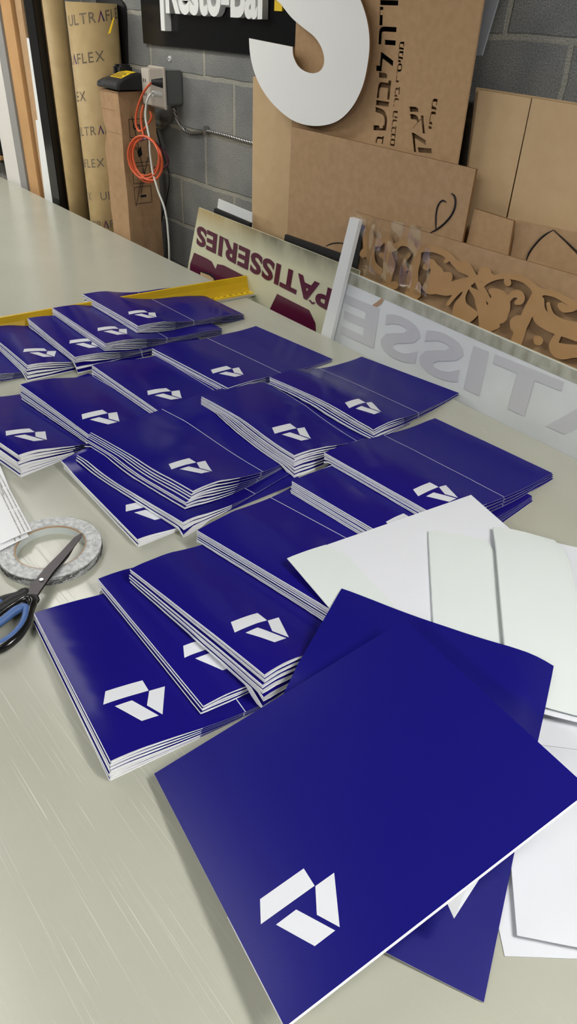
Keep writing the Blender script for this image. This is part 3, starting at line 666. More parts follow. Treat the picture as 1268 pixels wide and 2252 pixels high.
# lettered cardboard
HY,HK=1.76,.03
Pp=board_pts([(655,-60),(1072,-60),(1005,357),(640,300)],HY,HK,True)
def hb(x,y): return at(x,y,HY,HK)
t=thing('lettered_cardboard',((Pp[0].x+Pp[1].x)/2,HY,FLOORZ),'tall brown cardboard sheet with cut-out Hebrew lettering, behind the white letter','cardboard')
board=prism('board',Pp,.006,[M['card'],M['card_dark']],t,mi_side=1)
def cutter(s,bl,tl,br):
    """text reading upward: bl = start (bottom), direction up; glyph tops to the left.  returns a solid mesh through the board"""
    O=hb(*bl); U=hb(*tl)-O; V=hb(*br)-O
    me=text_mesh(s,.5,.03); xs=[v.co.x for v in me.vertices]; ys=[v.co.y for v in me.vertices]; x0,x1,y0,y1=min(xs),max(xs),min(ys),max(ys); n=U.cross(V).normalized()
    for v in me.vertices: v.co=O+U*((v.co.x-x0)/(x1-x0))+V*((v.co.y-y0)/(y1-y0))+n*(v.co.z*.03)
    bm=bmesh.new(); bm.from_mesh(me); bmesh.ops.remove_doubles(bm,verts=bm.verts,dist=1e-6); bmesh.ops.recalc_face_normals(bm,faces=bm.faces); bm.to_mesh(me); bm.free(); return me
# px of crop: x=800+cx*.205, y=cy*.205   (order typed left-to-right = bottom-to-top)
cuts=[('שוביל',(848,292),(866,118),(812,285)),
      ('הדוהי',(869,100),(880,-70),(829,97)),
      ('ב',(841,317),(844,300),(824,314)),
      ('םנברה תיב ידסיממ'[::1],(867,322),(889,92),(856,320)),
      ('קצי',(949,338),(940,236),(908,334)),
      ('יירמ',(952,285),(962,218),(940,283))]
for s,a,b_,c_ in cuts:
    try:
        me=cutter(s,a,b_,c_); oc=bpy.data.objects.new('cut',me); C.objects.link(oc)
        md=board.modifiers.new('b','BOOLEAN'); md.operation='DIFFERENCE'; md.solver='EXACT'; md.object=oc; md.use_self=True
        bpy.context.view_layer.update(); dg=bpy.context.evaluated_depsgraph_get(); nm_=bpy.data.meshes.new_from_object(board.evaluated_get(dg))
        print('CUT',s,len(me.vertices),len(board.data.vertices),len(nm_.vertices))
        board.modifiers.clear()
        if len(nm_.vertices)>len(board.data.vertices): board.data=nm_
        bpy.data.objects.remove(oc)
    except Exception as e: print('cut failed',e)
# sheet standing just behind the lower half of the lettering
simple('cardboard_sheet',[(800,158),(1000,165),(990,365),(790,330)],1.786,.03,.006,M['card'],'brown cardboard sheet seen only through the cut-out letters','cardboard')
simple('shade_panel',[(700,-80),(992,-80),(975,150),(700,140)],1.826,.03,.006,M['black_matte'],'added black panel standing in for the shaded wall behind the lettered cardboard','panel')  # black sheet put in for the shaded wall seen through the upper letters
# big plain cardboard in front
BY,BK=1.735,.03
P=board_pts([(640,278),(1046,372),(1016,528),(634,520)],BY,BK,True)
t=thing('cardboard_sheet',((P[0].x+P[1].x)/2,BY,FLOORZ),'large plain brown cardboard sheet below the lettering, with a routed loop at its corner','cardboard')
bb=prism('board',P,.008,[M['card_dark'],M['mdf_edge']],t,mi_side=1)
cpx=[(946,512),(962,503),(983,485),(996,466),(1001,448),(999,432),(992,425)]
def groove(pxs,Y,k,rad,parent,m,name='routed_groove'):
    P=[at(x,y,Y-.0004,k) for x,y in pxs]; return tube(name,[(p.x,p.y,p.z,w) for p,w in zip(P,[.5]+[1]*(len(P)-2)+[.4])],rad,m,parent)
groove(cpx,BY,BK,.0032,t,M['ink']); groove([(958,508),(958,488),(959,468),(964,450),(973,441),(981,445)],BY,BK,.0026,t,M['ink'])
groove([(716,541),(728,536),(745,534),(762,537)],BY,BK,.002,t,M['ink'])
# small cardboard offcuts
simple('cardboard_offcut',[(1043,459),(1129,486),(1117,557),(1026,530)],1.748,.03,.010,[M['card'],M['mdf_edge']],'small square cardboard offcut standing before the MDF boards','cardboard',mi_side=1)
t,P=simple('cardboard_offcut',[(1136,484),(1420,545),(1400,640),(1122,560)],1.762,.03,.006,M['card_dark'],'brown cardboard offcut with a curved cut beside the small square offcut','cardboard')
def offc(x,y,d=0): return at(x,y,1.760-d,.03)
arc=[(1156,576),(1163,557),(1178,536),(1196,518),(1216,506),(1240,530),(1268,560),(1290,600)]
prism('curved_flap',[offc(x,y,.004) for x,y in arc]+[offc(1290,640,.004),offc(1150,620,.004)],.005,[M['card'],M['mdf_edge']],t,mi_side=1)
groove([(x,y) for x,y in arc[:5]],1.757,.03,.003,t,M['ink'],'cut_line'); groove([(1216,506),(1235,523),(1262,548),(1290,575)],1.757,.03,.002,t,M['ink'],'cut_line')
# ------------------------------------------------------------------ routed MDF ornament on cardboard
OY,OK=1.69,.045
def oc_(cx,cy,d=0): return at(760+.4006*cx,460+.4006*cy,OY-d,OK)
P=[oc_(52,15),oc_(180,50),oc_(400,100),oc_(640,175),oc_(900,255),oc_(1268,360),oc_(1500,430)]
lo=[oc_(1500,900),oc_(20,480)]
lo=[Vector((q.x,OY+OK*FLOORZ,FLOORZ)) for q in lo]
t=thing('ornament_panel',(P[2].x,OY,FLOORZ),'routed MDF scroll ornament wrapped in clear film on a cardboard backing','ornament')
bk=prism('backing_board',[oc_(52,15),oc_(1500,430),lo[0],lo[1]],.005,[M['card_dark'],M['mdf_edge']],t,mi_side=1); bk['label']='pinkish brown cardboard backing'
dk=prism('dark_side_strip',[oc_(60,80,.011),oc_(100,92,.011),oc_(60,330,.011),oc_(20,310,.011)],.004,M['black_matte'],t)
strokes=[
 [(120,120,26),(125,165,38),(128,215,34),(135,262,26),(150,300,20),(175,330,22),(200,350,22)],
 [(95,248,22),(100,238,24),(115,228,22),(128,240,18)],
 [(165,175,18),(182,182,26),(192,172,24),(178,190,22)],
 [(232,160,22),(238,195,28),(232,240,24),(238,300,38),(232,345,34),(225,400,26),(230,460,24)],
 [(248,222,16),(266,210,22),(300,190,16),(345,195,17),(385,225,22),(392,240,22)],
 [(190,250,14),(215,262,20),(235,290,26)],
 [(262,415,22),(266,418,26)],
 [(395,232,22),(385,285,27),(372,335,30),(365,390,36),(366,440,38),(360,480,40),(355,520,42)],
 [(330,330,14),(320,290,10),(345,250,14)],
 [(396,412,18),(392,470,22)],
 [(398,225,18),(440,218,19),(490,222,20),(535,240,20),(575,268,20),(605,300,22),(640,315,30)],
 [(545,286,10),(552,283,14),(562,270,12)],
 [(440,318,20),(452,306,24),(472,292,20),(485,318,26),(500,352,42),(495,392,58),(470,425,50),(440,432,22)],
 [(500,380,44),(545,378,36),(560,370,30),(548,392,32)],
 [(500,430,40),(560,440,40),(610,415,30),(650,400,26),(700,385,20),(760,372,24),(800,368,16)],
 [(628,318,30),(648,316,38),(665,330,34),(700,365,20),(725,400,19),(745,440,21),(770,480,20),(790,512,10)],
 [(640,340,14),(655,352,8)],
 [(755,355,34),(765,350,38),(775,372,22)],
 [(668,420,16),(655,450,14),(640,490,18),(630,540,46),(650,575,60),(700,575,26)],
 [(690,392,12),(680,430,10),(720,470,24),(745,530,34),(760,590,38),(765,640,38)],
 [(560,520,12),(600,470,14),(640,430,18),(690,400,16)],
 [(740,425,14),(775,395,16),(820,375,17),(870,368,18),(930,372,20),(985,392,20),(1025,425,22),(1050,455,28)],
 [(880,388,14),(888,402,22),(892,408,16)],
 [(800,452,20),(825,465,34),(845,500,58),(835,550,70),(800,580,40),(845,590,44),(870,560,24)],
 [(840,520,30),(880,500,22),(915,470,20),(945,465,26),(962,485,24),(955,505,22),(938,512,16)],
 [(1055,460,34),(1035,500,34),(1010,545,34),(985,600,34),(960,650,36),(945,700,36),(930,740,36)],
 [(925,620,30),(945,612,34),(935,640,40)],
 [(1055,458,18),(1100,456,20),(1150,468,20),(1200,495,20),(1268,530,26),(1340,570,26)],
 [(1070,500,22),(1062,545,34),(1070,590,50),(1110,625,46),(1160,650,44),(1220,670,44),(1290,690,50),(1360,720,50)],
 [(1110,520,12),(1130,580,16),(1190,620,18),(1260,640,24)],
 [(1180,530,22),(1200,545,26),(1245,545,20)],
 [(1050,715,24),(1056,722,30)],
 [(1160,700,22),(1140,750,30),(1180,780,50),(1260,780,40),(1330,790,50)],
 [(800,600,30),(780,640,36),(830,640,18)],
]
def catmull(p,n=7):
    out=[]; q=[p[0]]+p+[p[-1]]
    for i in range(1,len(q)-2):
        for k in range(n):
            s=k/n; out.append(tuple(.5*((2*q[i][j])+(-q[i-1][j]+q[i+1][j])*s+(2*q[i-1][j]-5*q[i][j]+4*q[i+1][j]-q[i+2][j])*s*s+(-q[i-1][j]+3*q[i][j]-3*q[i+1][j]+q[i+2][j])*s**3) for j in range(3)))
    out.append(p[-1]); return out
# rasterise the union of the strokes in the panel's own plane, then extrude the outline
GX,GY,GS=1440,900,4
nx,ny=GX//GS,GY//GS; xx=(np.arange(nx)[:,None]+.5)*GS; yy=(np.arange(ny)[None]+.5)*GS
SD=np.full((nx,ny),1e9)
for s_ in strokes:
    pp=catmull(s_)
    for (x1,y1,w1),(x2,y2,w2) in zip(pp,pp[1:]):
        dx,dy=x2-x1,y2-y1; l2=dx*dx+dy*dy+1e-9; tt=np.clip(((xx-x1)*dx+(yy-y1)*dy)/l2,0,1)
        dd=np.hypot(xx-x1-tt*dx,yy-y1-tt*dy)-.88*(w1+(w2-w1)*tt); SD=np.minimum(SD,dd)
# marching squares -> polygons per cell, extruded
def ornament():
    vs=[];idx={};fs=[];side=[]
    def vert(x,y,l):
        key=(round(x,2),round(y,2),l)
        if key not in idx:
            idx[key]=len(vs); vs.append(oc_(x,y,.006+(.012 if l==0 else 0)))
        return idx[key]
    for i in range(nx-1):
        for j in range(ny-1):
            c=[(i,j),(i+1,j),(i+1,j+1),(i,j+1)]; val=[SD[a] for a in c]
            if min(val)>0: continue
            poly=[];cut=[]
            for k in range(4):
                a,b=c[k],c[(k+1)%4]; va,vb=val[k],val[(k+1)%4]; pa=((a[0]+.5)*GS,(a[1]+.5)*GS); pb=((b[0]+.5)*GS,(b[1]+.5)*GS)
                if va<=0: poly.append(pa)
                if (va<=0)!=(vb<=0):
                    f=va/(va-vb); q=(pa[0]+(pb[0]-pa[0])*f,pa[1]+(pb[1]-pa[1])*f); poly.append(q); cut.append(q)
            if len(poly)<3: continue
            fs.append([vert(*q,0) for q in poly][::-1]); side.append(0)
            if len(cut)==2:
                a,b=cut; fs.append([vert(*a,0),vert(*b,0),vert(*b,1),vert(*a,1)]); side.append(1)
    return vs,fs,side
vs,fs,side=ornament()
fs2=[];s2=[]
for f_,s_ in zip(fs,side):
    g=[]; [g.append(v) for v in f_ if v not in g]
    if len(g)>2: fs2.append(g); s2.append(s_)
o=pyd('routed_scrollwork',vs,fs2,[M['mdf_cut'],M['mdf_edge']],t,mi=s2)
bm=bmesh.new(); bm.from_mesh(o.data); bmesh.ops.recalc_face_normals(bm,faces=bm.faces); bm.to_mesh(o.data); bm.free()
# clear film stretched over its left part, over the corner of the white sign as well
vs=[];fs=[]; rn=random.Random(3); NXF,NYF=46,30
for i in range(NXF+1):
    for j in range(NYF+1):
        x=60+(470-60)*i/NXF+40*(j/NYF)*(.5-i/NXF); y=30+i*1.6+(330+60*i/NXF)*j/NYF
        wob=.002*math.sin(i*.5+j*.15)+.002*math.sin(i*.2-j*.3+1)+.0006*math.sin(i*1.1+j*.3)
        vs.append(oc_(x,y,.026+wob))
for i in range(NXF):
    for j in range(NYF): fs.append((i*(NYF+1)+j,(i+1)*(NYF+1)+j,(i+1)*(NYF+1)+j+1,i*(NYF+1)+j+1))
pyd('clear_film_wrap',vs,fs,M['film'],t,smooth=True)
# ------------------------------------------------------------------ stained sign, upside down
SY,SK=1.662,.02
def sg(x,y,d=0): return at(x,y,SY-d,SK)
P=board_pts([(437,456),(790,596),(760,770),(413,587)],SY,SK,True)
t=thing('pastry_shop_sign',((P[0].x+P[1].x)/2,SY,FLOORZ),'cream stained sign with maroon lettering, standing upside down behind the table','sign')
prism('panel',P,.005,[M['stained'],M['cream']],t,mi_side=1)
k=.3628
def c4(x,y): return (400+k*x,420+k*y)
O=sg(*c4(905,592)); U=sg(*c4(93,205))-O; V=sg(*c4(873,708))-O
# letters run from right to left, their feet up
O=sg(732,636); Ue=sg(434,494); Vb=sg(722,684)
me_o=text_on('lettering','PATISSERIES',O,Ue-O,Vb-O,M['maroon'],t,.0012,.0008,bold=.035,space=1.06)
cf=[c4(783,664),c4(798,684),c4(812,683),c4(806,670),c4(795,668),c4(788,660)]
prism('accent_mark',[sg(*c4(766,662),.002),sg(*c4(786,686),.002),sg(*c4(797,686),.002),sg(*c4(806,678),.002),sg(*c4(796,672),.002),sg(*c4(790,676),.002),sg(*c4(776,660),.002)],.001,M['maroon'],t)
prism('large_letter',[sg(*c4(a,b),.0022) for a,b in [(73,374),(150,410),(178,428),(198,468),(204,470),(213,443),(250,450),(385,520),(330,640),(40,560),(50,440)]],.0014,M['maroon'],t)
prism('letter_inset',[sg(*c4(a,b),.0030) for a,b in [(108,484),(172,500),(196,522),(210,560),(100,560)]],.0008,M['ink'],t)
prism('letter_inset',[sg(*c4(a,b),.0036) for a,b in [(112,492),(165,512),(190,532),(200,570),(104,570)]],.0005,M['mdf'],t)
prism('large_letter',[sg(*c4(a,b),.0022) for a,b in [(575,624),(768,722),(805,800),(812,900),(700,900),(530,720)]],.0014,M['maroon'],t)
# black bars and white scrap peeking over the sign
t,P=simple('black_bar',[(471,458),(549,491),(545,520),(466,490)],1.684,.0,.012,M['black_matte'],'short black bar behind the stained sign near its left end','bar',floor=True)
t,P=simple('black_bar',[(626,516),(752,560),(745,600),(620,560)],1.684,.0,.012,M['black_matte'],'longer black bar behind the stained sign near the white upright strip','bar')
simple('laminate_offcut',[(480,437),(554,468),(551,560),(470,520)],1.735,.02,.004,M['whitelam'],'small white panel peeking over the stained sign beside the block wall','panel')
# ------------------------------------------------------------------ white sign with mirrored lettering
WY,WK=1.637,.03
P=board_pts([(752,590),(1420,880),(1400,1100),(722,748)],WY,WK,True)
def ws(x,y,d=0): return at(x,y,WY-d,WK)
t=thing('white_sign',((P[0].x+P[1].x)/2,WY,FLOORZ),'white translucent sign with faint grey mirrored lettering, right behind the table','sign')
prism('panel',P,.006,[M['signwhite'],M['cream']],t,mi_side=1)
prism('grimy_edge',[ws(752,592,.0006),ws(1420,882,.0006),ws(1420,912,.0006),ws(748,616,.0006)],.0004,M['grime'],t)
prism('glue_residue',[ws(818,671,.0014),ws(828,664,.0014),ws(838,656,.0014),ws(843,659,.0014),ws(838,668,.0014),ws(824,678,.0014)],.0008,M['tape_core'],t)
# mirrored word: types right-to-left; A at the right
A0=ws(1340,1028); A1=ws(762,702)
me=text_mesh('PATISSE',.5,.03,space=1.05); 
xs=[v.co.x for v in me.vertices]; ys=[v.co.y for v in me.vertices]; x0,x1,y0,y1=min(xs),max(xs),min(ys),max(ys)
# anchor: 'A' right edge, 'S' left edge : baseline points measured on the panel
bA=ws(1200,938); bE=ws(749,735); diry=(Vector((0,WK,1))).normalized()
glyph_h=(ws(1139,798)-ws(1117,901)).length; dirx=(bE-bA).normalized()
xr=lambda q: max(v.co.x for v in text_mesh(q,.5,.03,space=1.05).vertices)
xs0=xr('PA'); sc_=(bE-bA).length/(x1-xs0); n_=Vector((0,-1,WK)).normalized(); hk=glyph_h/(y1-y0)
for v in me.vertices:
    v.co=bA+dirx*((v.co.x-xs0)*sc_)+diry*((v.co.y-y0)*hk)+n_*(.0006+.0008*(v.co.z+.5))
me.name='ghost_lettering'; link('ghost_lettering',me,M['signgrey'],t)
# white upright strip at its left end
def vb(x,y,d): return at(x,y,WY-d,WK)
P=[vb(769,478,.022),vb(789,485,.022),vb(726,747,.022),vb(704,740,.022)]
BR=P[1]+(P[2]-P[1])*((FLOORZ-P[1].z)/(P[2].z-P[1].z)); BL=P[0]+(P[3]-P[0])*((FLOORZ-P[0].z)/(P[3].z-P[0].z))
t=thing('white_edge_bar',((BR+BL)/2),'white upright bar leaning at the left end of the white sign','bar')
prism('bar',[P[0],P[1],BR,BL],.016,M['whitelam'],t)
# ------------------------------------------------------------------ big white letter S
LY,LK=1.724,.03
def ls(x,y): return at(x,y,LY,LK)
L_=[(736,-74),(765,-45),(790,-5),(806,42),(812,90),(808,140),(796,192),(772,238),(738,268),(692,277),(648,267),(612,241),(582,206),(561,165),(550,122),(547,84),(643,103),(645,124),(655,145),(671,157),(689,161),(703,156),(711,143),(712,125),(705,102),(690,80),(665,60),(640,38),(618,10)]
Cx,Cy=677,-32
def smooth_poly(L,sharp):
    out=[];n=len(L)
    for i in range(n):
        p0,p1,p2,p3=L[i-1],L[i],L[(i+1)%n],L[(i+2)%n]
        if p1 in sharp: p0=p1
        if p2 in sharp: p3=p2
        for k_ in range(6):
            s=k_/6; out.append(tuple(.5*((2*p1[j])+(-p0[j]+p2[j])*s+(2*p0[j]-5*p1[j]+4*p2[j]-p3[j])*s*s+(-p0[j]+3*p1[j]-3*p2[j]+p3[j])*s**3) for j in range(2)))
    return out
full=L_+[(2*Cx-x,2*Cy-y) for x,y in L_]
shp=[(547,84),(643,103)]+[(2*Cx-547,2*Cy-84),(2*Cx-643,2*Cy-103)]
SP=[ls(x,y) for x,y in smooth_poly(full,shp)]
t=thing('letter_s_cutout',(SP[0].x,LY,min(p.z for p in SP)),'large flat white letter S propped in front of the lettered cardboard','letter')
prism('letter_face',SP,.008,[M['s_white'],M['mdf_edge']],t,mi_side=1)
# ------------------------------------------------------------------ black bar sign on the wall
KY=1.885
P=[at(312,-70,KY),at(662,-70,KY),at(651,131,KY),at(315,95,KY)]
zt=P[0].z; P=[Vector((P[3].x,KY,zt)),Vector((P[2].x,KY,zt)),P[2],P[3]]
t=thing('black_wall_sign',((P[0].x+P[1].x)/2,KY,P[3].z),'black wall sign with raised white bar lettering, cut by the top frame edge','sign')
prism('panel',P,.012,M['black'],t)
def k3(x,y,Y=KY): return at(300+x*.29968,y*.29968,Y)
Yf=KY-.03
me=text_mesh('Resto-Bar',.5,.035,space=1.0)
xs=[v.co.x for v in me.vertices]; ys=[v.co.y for v in me.vertices]; x0,x1,y0,y1=min(xs),max(xs),min(ys),max(ys)
a=k3(215,80,Yf); b=k3(975,140,Yf); kx=(b.x-a.x)/(x1-x0); ky=kx*1.25
for v in me.vertices: v.co=Vector((a.x+(v.co.x-x0)*kx,Yf+.026*(.5-v.co.z)*1.0,a.z-.0+(v.co.y)*ky))
me.name='raised_lettering'; link('raised_lettering',me,M['s_white'],t)
a=k3(183,225,Yf)
w_=(k3(212,225,Yf)-a).x
box('letter_stem',(a.x,Yf-.002,a.z),(a.x+w_,KY,a.z+.30),M['s_white'],t,.001)
box('yellow_square',(k3(1013,80,KY-.006).x,KY-.008,k3(1013,80,KY-.006).z),(k3(1070,80,KY-.006).x,KY,k3(1013,80,KY-.006).z+.08),M['yellow_scale'],t)
box('blue_white_square',(k3(650,52).x,KY-.008,k3(650,52).z),(k3(700,52).x,KY,k3(650,52).z+.06),M['s_white'],t)
# screw anchor
c=at(374,129,1.9); t=thing('wall_anchor',(c.x,1.9,c.z),'small white round anchor in the block wall below the black sign','anchor')
bm=bmesh.new(); bmesh.ops.create_cone(bm,cap_ends=True,segments=20,radius1=.011,radius2=.009,depth=.006,matrix=Matrix.Translation((c.x,1.897,c.z))@Matrix.Rotation(math.pi/2,4,'X')); bm_obj('collar',bm,M['whitelam'],t)
bm=bmesh.new(); bmesh.ops.create_cone(bm,cap_ends=True,segments=12,radius1=.003,radius2=.003,depth=.002,matrix=Matrix.Translation((c.x,1.8935,c.z))@Matrix.Rotation(math.pi/2,4,'X')); bm_obj('hole',bm,M['ink'],t)
# ------------------------------------------------------------------ left group
# printed kraft tube
def cyl(name,c,r,z0,z1,m,parent,inner=None,n=64):
    vs=[];fs=[]
    ri=inner or r*.0
    for i in range(n):
        a=2*math.pi*i/n; ca,sa=math.cos(a),math.sin(a)
        for r_,z_ in ((r,z0),(r,z1),(ri,z1),(ri,z0)): vs.append((c[0]+r_*ca,c[1]+r_*sa,z_))
    for i in range(n):
        j=(i+1)%n
        for k_ in range(4): fs.append((i*4+k_,j*4+k_,j*4+(k_+1)%4,i*4+(k_+1)%4))
    o=pyd(name,vs,fs,m,parent); o.data.polygons.foreach_set('use_smooth',[k_%4==0 or k_%4==2 for k_ in range(len(fs))]); return o
TC=(-3.447,1.775); TR=.11; tz=at(200,6,1.70).z
t=thing('printed_core_tube',(TC[0],TC[1],FLOORZ),'thick kraft core tube printed with rows of dark brand lettering','tube')
cyl('tube_wall',TC,TR,FLOORZ,tz,M['tube'],t,inner=.100)
def tube_text(s,px,h,gap=1.0):
    """s starts where the pixel meets the tube's face"""
    d=_ray(*px); d=Vector(d).normalized(); o_=Vector((0,0,CAMH)); ox,oy=o_.x-TC[0],o_.y-TC[1]
    A=d.x**2+d.y**2; B=2*(ox*d.x+oy*d.y); Cc=ox*ox+oy*oy-TR**2; D=B*B-4*A*Cc
    if D<0: q=-B/(2*A)
    else: q=(-B-math.sqrt(D))/(2*A)
    p=o_+d*q; a0=math.atan2(p.y-TC[1],p.x-TC[0]); x=0
    kk=h/.72
    for ch in s:
        if ch==' ': x+=.3*kk; continue
        w=.04*kk
        if ch=='A':
            for side_,mm in ((0,M['ink_purple']),(1,M['ink_navy'])):
                pts_=[(0,0),(.10,0),(.33,.50),(.33,.76)] if side_==0 else [(.33,.76),(.33,.50),(.40,.30),(.50,.0),(.66,0)]
                vs=[]
                for X_,Z_ in pts_:
                    a=a0+(x+X_*kk*.85)/TR; vs.append((TC[0]+(TR+.0006)*math.cos(a),TC[1]+(TR+.0006)*math.sin(a),p.z+Z_*kk+LEAN*(x+X_*kk)))
                pyd('printed_letter',vs,[list(range(len(vs)))],mm,t)
            x+=.66*kk; continue
        me=text_mesh(ch,.0,.004); xs=[v.co.x for v in me.vertices]
        bmx=bmesh.new(); bmx.from_mesh(me)
        if max(xs)-min(xs)>.2: bmesh.ops.subdivide_edges(bmx,edges=[e for e in bmx.edges if e.calc_length()>.15],cuts=3)
        bmx.to_mesh(me); bmx.free()
        for v in me.vertices:
            X_=x+(v.co.x-min(xs))*kk; a=a0+X_/TR; v.co=Vector((TC[0]+(TR+.0006)*math.cos(a),TC[1]+(TR+.0006)*math.sin(a),p.z+v.co.y*kk+LEAN*X_))
        me.name='printed_letter'; link('printed_letter',me,M['ink_brown'],t); x+=(max(xs)-min(xs)+.14)*kk*gap
LEAN=.14
tube_text('ULTRAFLEX',(153,58),.040)
tube_text('RAFLEX',(156,144),.040)
tube_text('LEX',(164,224),.040)
tube_text('ULTRAF',(176,299),.038)
tube_text('AFLEX',(184,368),.038)
tube_text('EX   ULT',(191,439),.038)
tube_text('TRAF',(205,502),.038)
# small yellow tape scrap
a=at(238,76,1.668); tp=prism('tape_scrap',[at(237,75,1.668),at(243,72,1.668),at(251,40,1.668),at(249,38,1.668)],.0008,M['yellow'],t)
# plain tube
PC=(-3.774,1.752); t=thing('core_tube',(PC[0],PC[1],FLOORZ),'plain slim kraft cardboard tube standing between black post and printed tube','tube')
cyl('tube_wall',PC,.0505,FLOORZ,1.25,M['tube'],t,inner=.044)
# black roll behind the printed tube
rx=[(150,-40),(262,-2),(268,4),(273,14),(275,28),(279,175)]
P=[at(x,y,1.8885) for x,y in rx]; zt_=P[1].z; P[0]=Vector((-3.62,1.8885,zt_)); P.append(Vector((P[-1].x,1.8885,FLOORZ))); P.append(Vector((-3.62,1.8885,FLOORZ)))
t=thing('plastic_board',(-3.4,1.8885,FLOORZ),'black round-cornered panel behind the printed kraft tube','panel')
prism('panel',P,.010,M['black_matte'],t)
# black post
def col(px,Y): return at(px[0],px[1],Y).x
def post(name,x0,x1,y0,y1,z1,m,label,cat,part='post',bev=.004,side=None):
    t=thing(name,((x0+x1)/2,(y0+y1)/2,FLOORZ),label,cat); box(part,(x0,y0,FLOORZ),(x1,y1,z1),m,t,bev); return t
post('black_post',-3.990,-3.885,1.700,1.742,1.35,M['black'],'tall shiny black rectangular post left of the slim kraft tube','post')
# white thin strips
x=at(60,90,1.70).x
simple('white_strip',[(58,83),(65,86),(115,450),(108,448)],1.725,.0,.01,M['whitelam'],'thin white strip leaning behind the black post, the taller one','strip')
simple('white_strip',[(78,264),(90,268),(125,452),(100,446)],1.712,.0,.006,M['whitelam'],'wider white strip beside the black post, the shorter one','strip')
# long carton
Yc=1.715; xa=at(97,438,Yc).x
post('long_carton',at(38,410,Yc).x-.03,at(88,430,Yc).x,Yc,1.80,1.35,M['tanbox'],'tall light brown carton standing between grey-edged panel and black post','carton',part='carton_body',bev=.003)
post('brown_board',at(88,430,Yc).x+.001,at(103,441,Yc).x,Yc+.02,1.86,1.35,M['card_dark'],'dark brown board edge standing against the tall light carton','board',part='board')
# white panel with grey side
post('white_leaning_panel',at(46,407,1.70).x-.20,at(46,407,1.70).x,1.70,1.725,1.3,M['offwhite'],'wide off-white panel at the far left picture edge','panel',part='panel',bev=.001)
post('grey_panel',at(46,407,1.70).x+.001,at(60,415,1.70).x,1.702,1.725,1.32,M['greyside'],'grey panel edge standing beside the off-white panel at far left','panel',part='panel',bev=.001)
q=at(4,352,1.80); t=thing('wooden_shelf',(q.x-.2,1.8,FLOORZ),'wooden shelf plank with upright at the far left frame edge','shelf')
box('plank',(q.x-.5,1.79,q.z),(q.x+.012,1.89,q.z+.022),M['tanbox'],t,.001); box('upright',(q.x-.5,1.79,FLOORZ),(q.x-.46,1.89,q.z),M['tanbox'],t)
t=thing('tool_case',(q.x-.1,1.84,q.z+.022),'black case standing on the wooden shelf at far left','case'); box('case_body',(q.x-.24,1.80,q.z+.0222),(q.x+.006,1.88,q.z+.10),M['black_matte'],t,.006); box('case_lid',(q.x-.24,1.798,q.z+.101),(q.x+.006,1.882,q.z+.115),M['black'],t,.003)
# ------------------------------------------------------------------ narrow box + charger
bx0,bx1,by0,by1=-3.215,-3.052,1.655,1.825; bz=at(257,203,1.655).z
t=thing('narrow_box',((bx0+bx1)/2,by0,FLOORZ),'tall narrow dented cardboard box with printed symbols, carrying the charger','box')
bm=bmesh.new(); add_box(bm,(bx0,by0,FLOORZ),(bx1,by1,bz),None,0)
bmesh.ops.subdivide_edges(bm,edges=[e for e in bm.edges if abs(e.verts[0].co.z-e.verts[1].co.z)>.5],cuts=48)
rn=random.Random(5)
for v in bm.verts:
    f=math.exp(-((v.co.z-(bz-.17))/.035)**2)
    if v.co.x<bx0+.01: v.co.x+=.028*f+ .006*math.sin(v.co.z*30)*.3
    v.co.y+=.0015*math.sin(v.co.z*23+v.co.x*9)
ob=bm_obj('box_body',bm,M['box'],t)
prism('top_flap',[Vector((bx0-.004,by0-.004,bz+.004)),Vector((bx1+.002,by0-.004,bz+.002)),Vector((bx1+.002,by1,bz+.003)),Vector((bx0-.004,by1,bz+.006))],.0035,M['box'],t)
for zf in (.07,.155,.445):
    box('crease_line',(bx0,by0-.0008,bz-zf-.0008),(bx1,by0+.0002,bz-zf+.0008),M['card_dark'],t)
def fx(y,z): return Vector((bx1+.0012,y,bz+z))
def line(a,b,w=.0022,name='printed_line'):
    d_=(b-a).normalized(); nn=Vector((1,0,0)).cross(d_)*w/2; pyd(name,[a-nn,b-nn,b+nn,a+nn],[(0,1,2,3)],M['ink'],t)
def frame(y0,y1,z0,z1):
    for a,b in ((fx(y0,z0),fx(y1,z0)),(fx(y1,z0),fx(y1,z1)),(fx(y1,z1),fx(y0,z1)),(fx(y0,z1),fx(y0,z0))): line(a,b)
yA,yB=by0+.038,by0+.125
for z0,z1 in ((-.17,-.10),(-.27,-.18),(-.355,-.285),(-.44,-.37)): frame(yA,yB,z0,z1)
text_on('printed_number','5',fx(yA+.018,-.118),Vector((0,0,-.022))*1,Vector((0,.034,0)),M['ink'],t,.0002,.0002)
line(fx(yA+.062,-.165),fx(yA+.062,-.11),.003); line(fx(yA+.072,-.165),fx(yA+.072,-.11),.002)
for q in range(5): line(fx(yA+.012+q*.006,-.20-q*.003),fx(yA+.018+q*.006,-.215-q*.003),.002)
prism('printed_symbol',[fx(yA+.03,-.225),fx(yA+.05,-.205),fx(yA+.055,-.24),fx(yA+.035,-.25)],.0003,M['ink'],t)
text_on('printed_word','FRAGILE',fx(yA+.060,-.345),Vector((0,0,.05)),Vector((0,-.014,0)),M['ink'],t,.0002,.0002)
prism('printed_symbol',[fx(yA+.03,-.415),fx(yA+.06,-.415),fx(yA+.06,-.405),fx(yA+.03,-.405)],.0003,M['ink'],t)
for a,b in (((.035,-.09),(.08,-.35)),((.10,-.25),(.05,-.40)),((.02,-.45),(.06,-.34))): line(fx(by0*0+by0+a[0]+.02,a[1]),fx(by0+b[0]+.02,b[1]),.003)
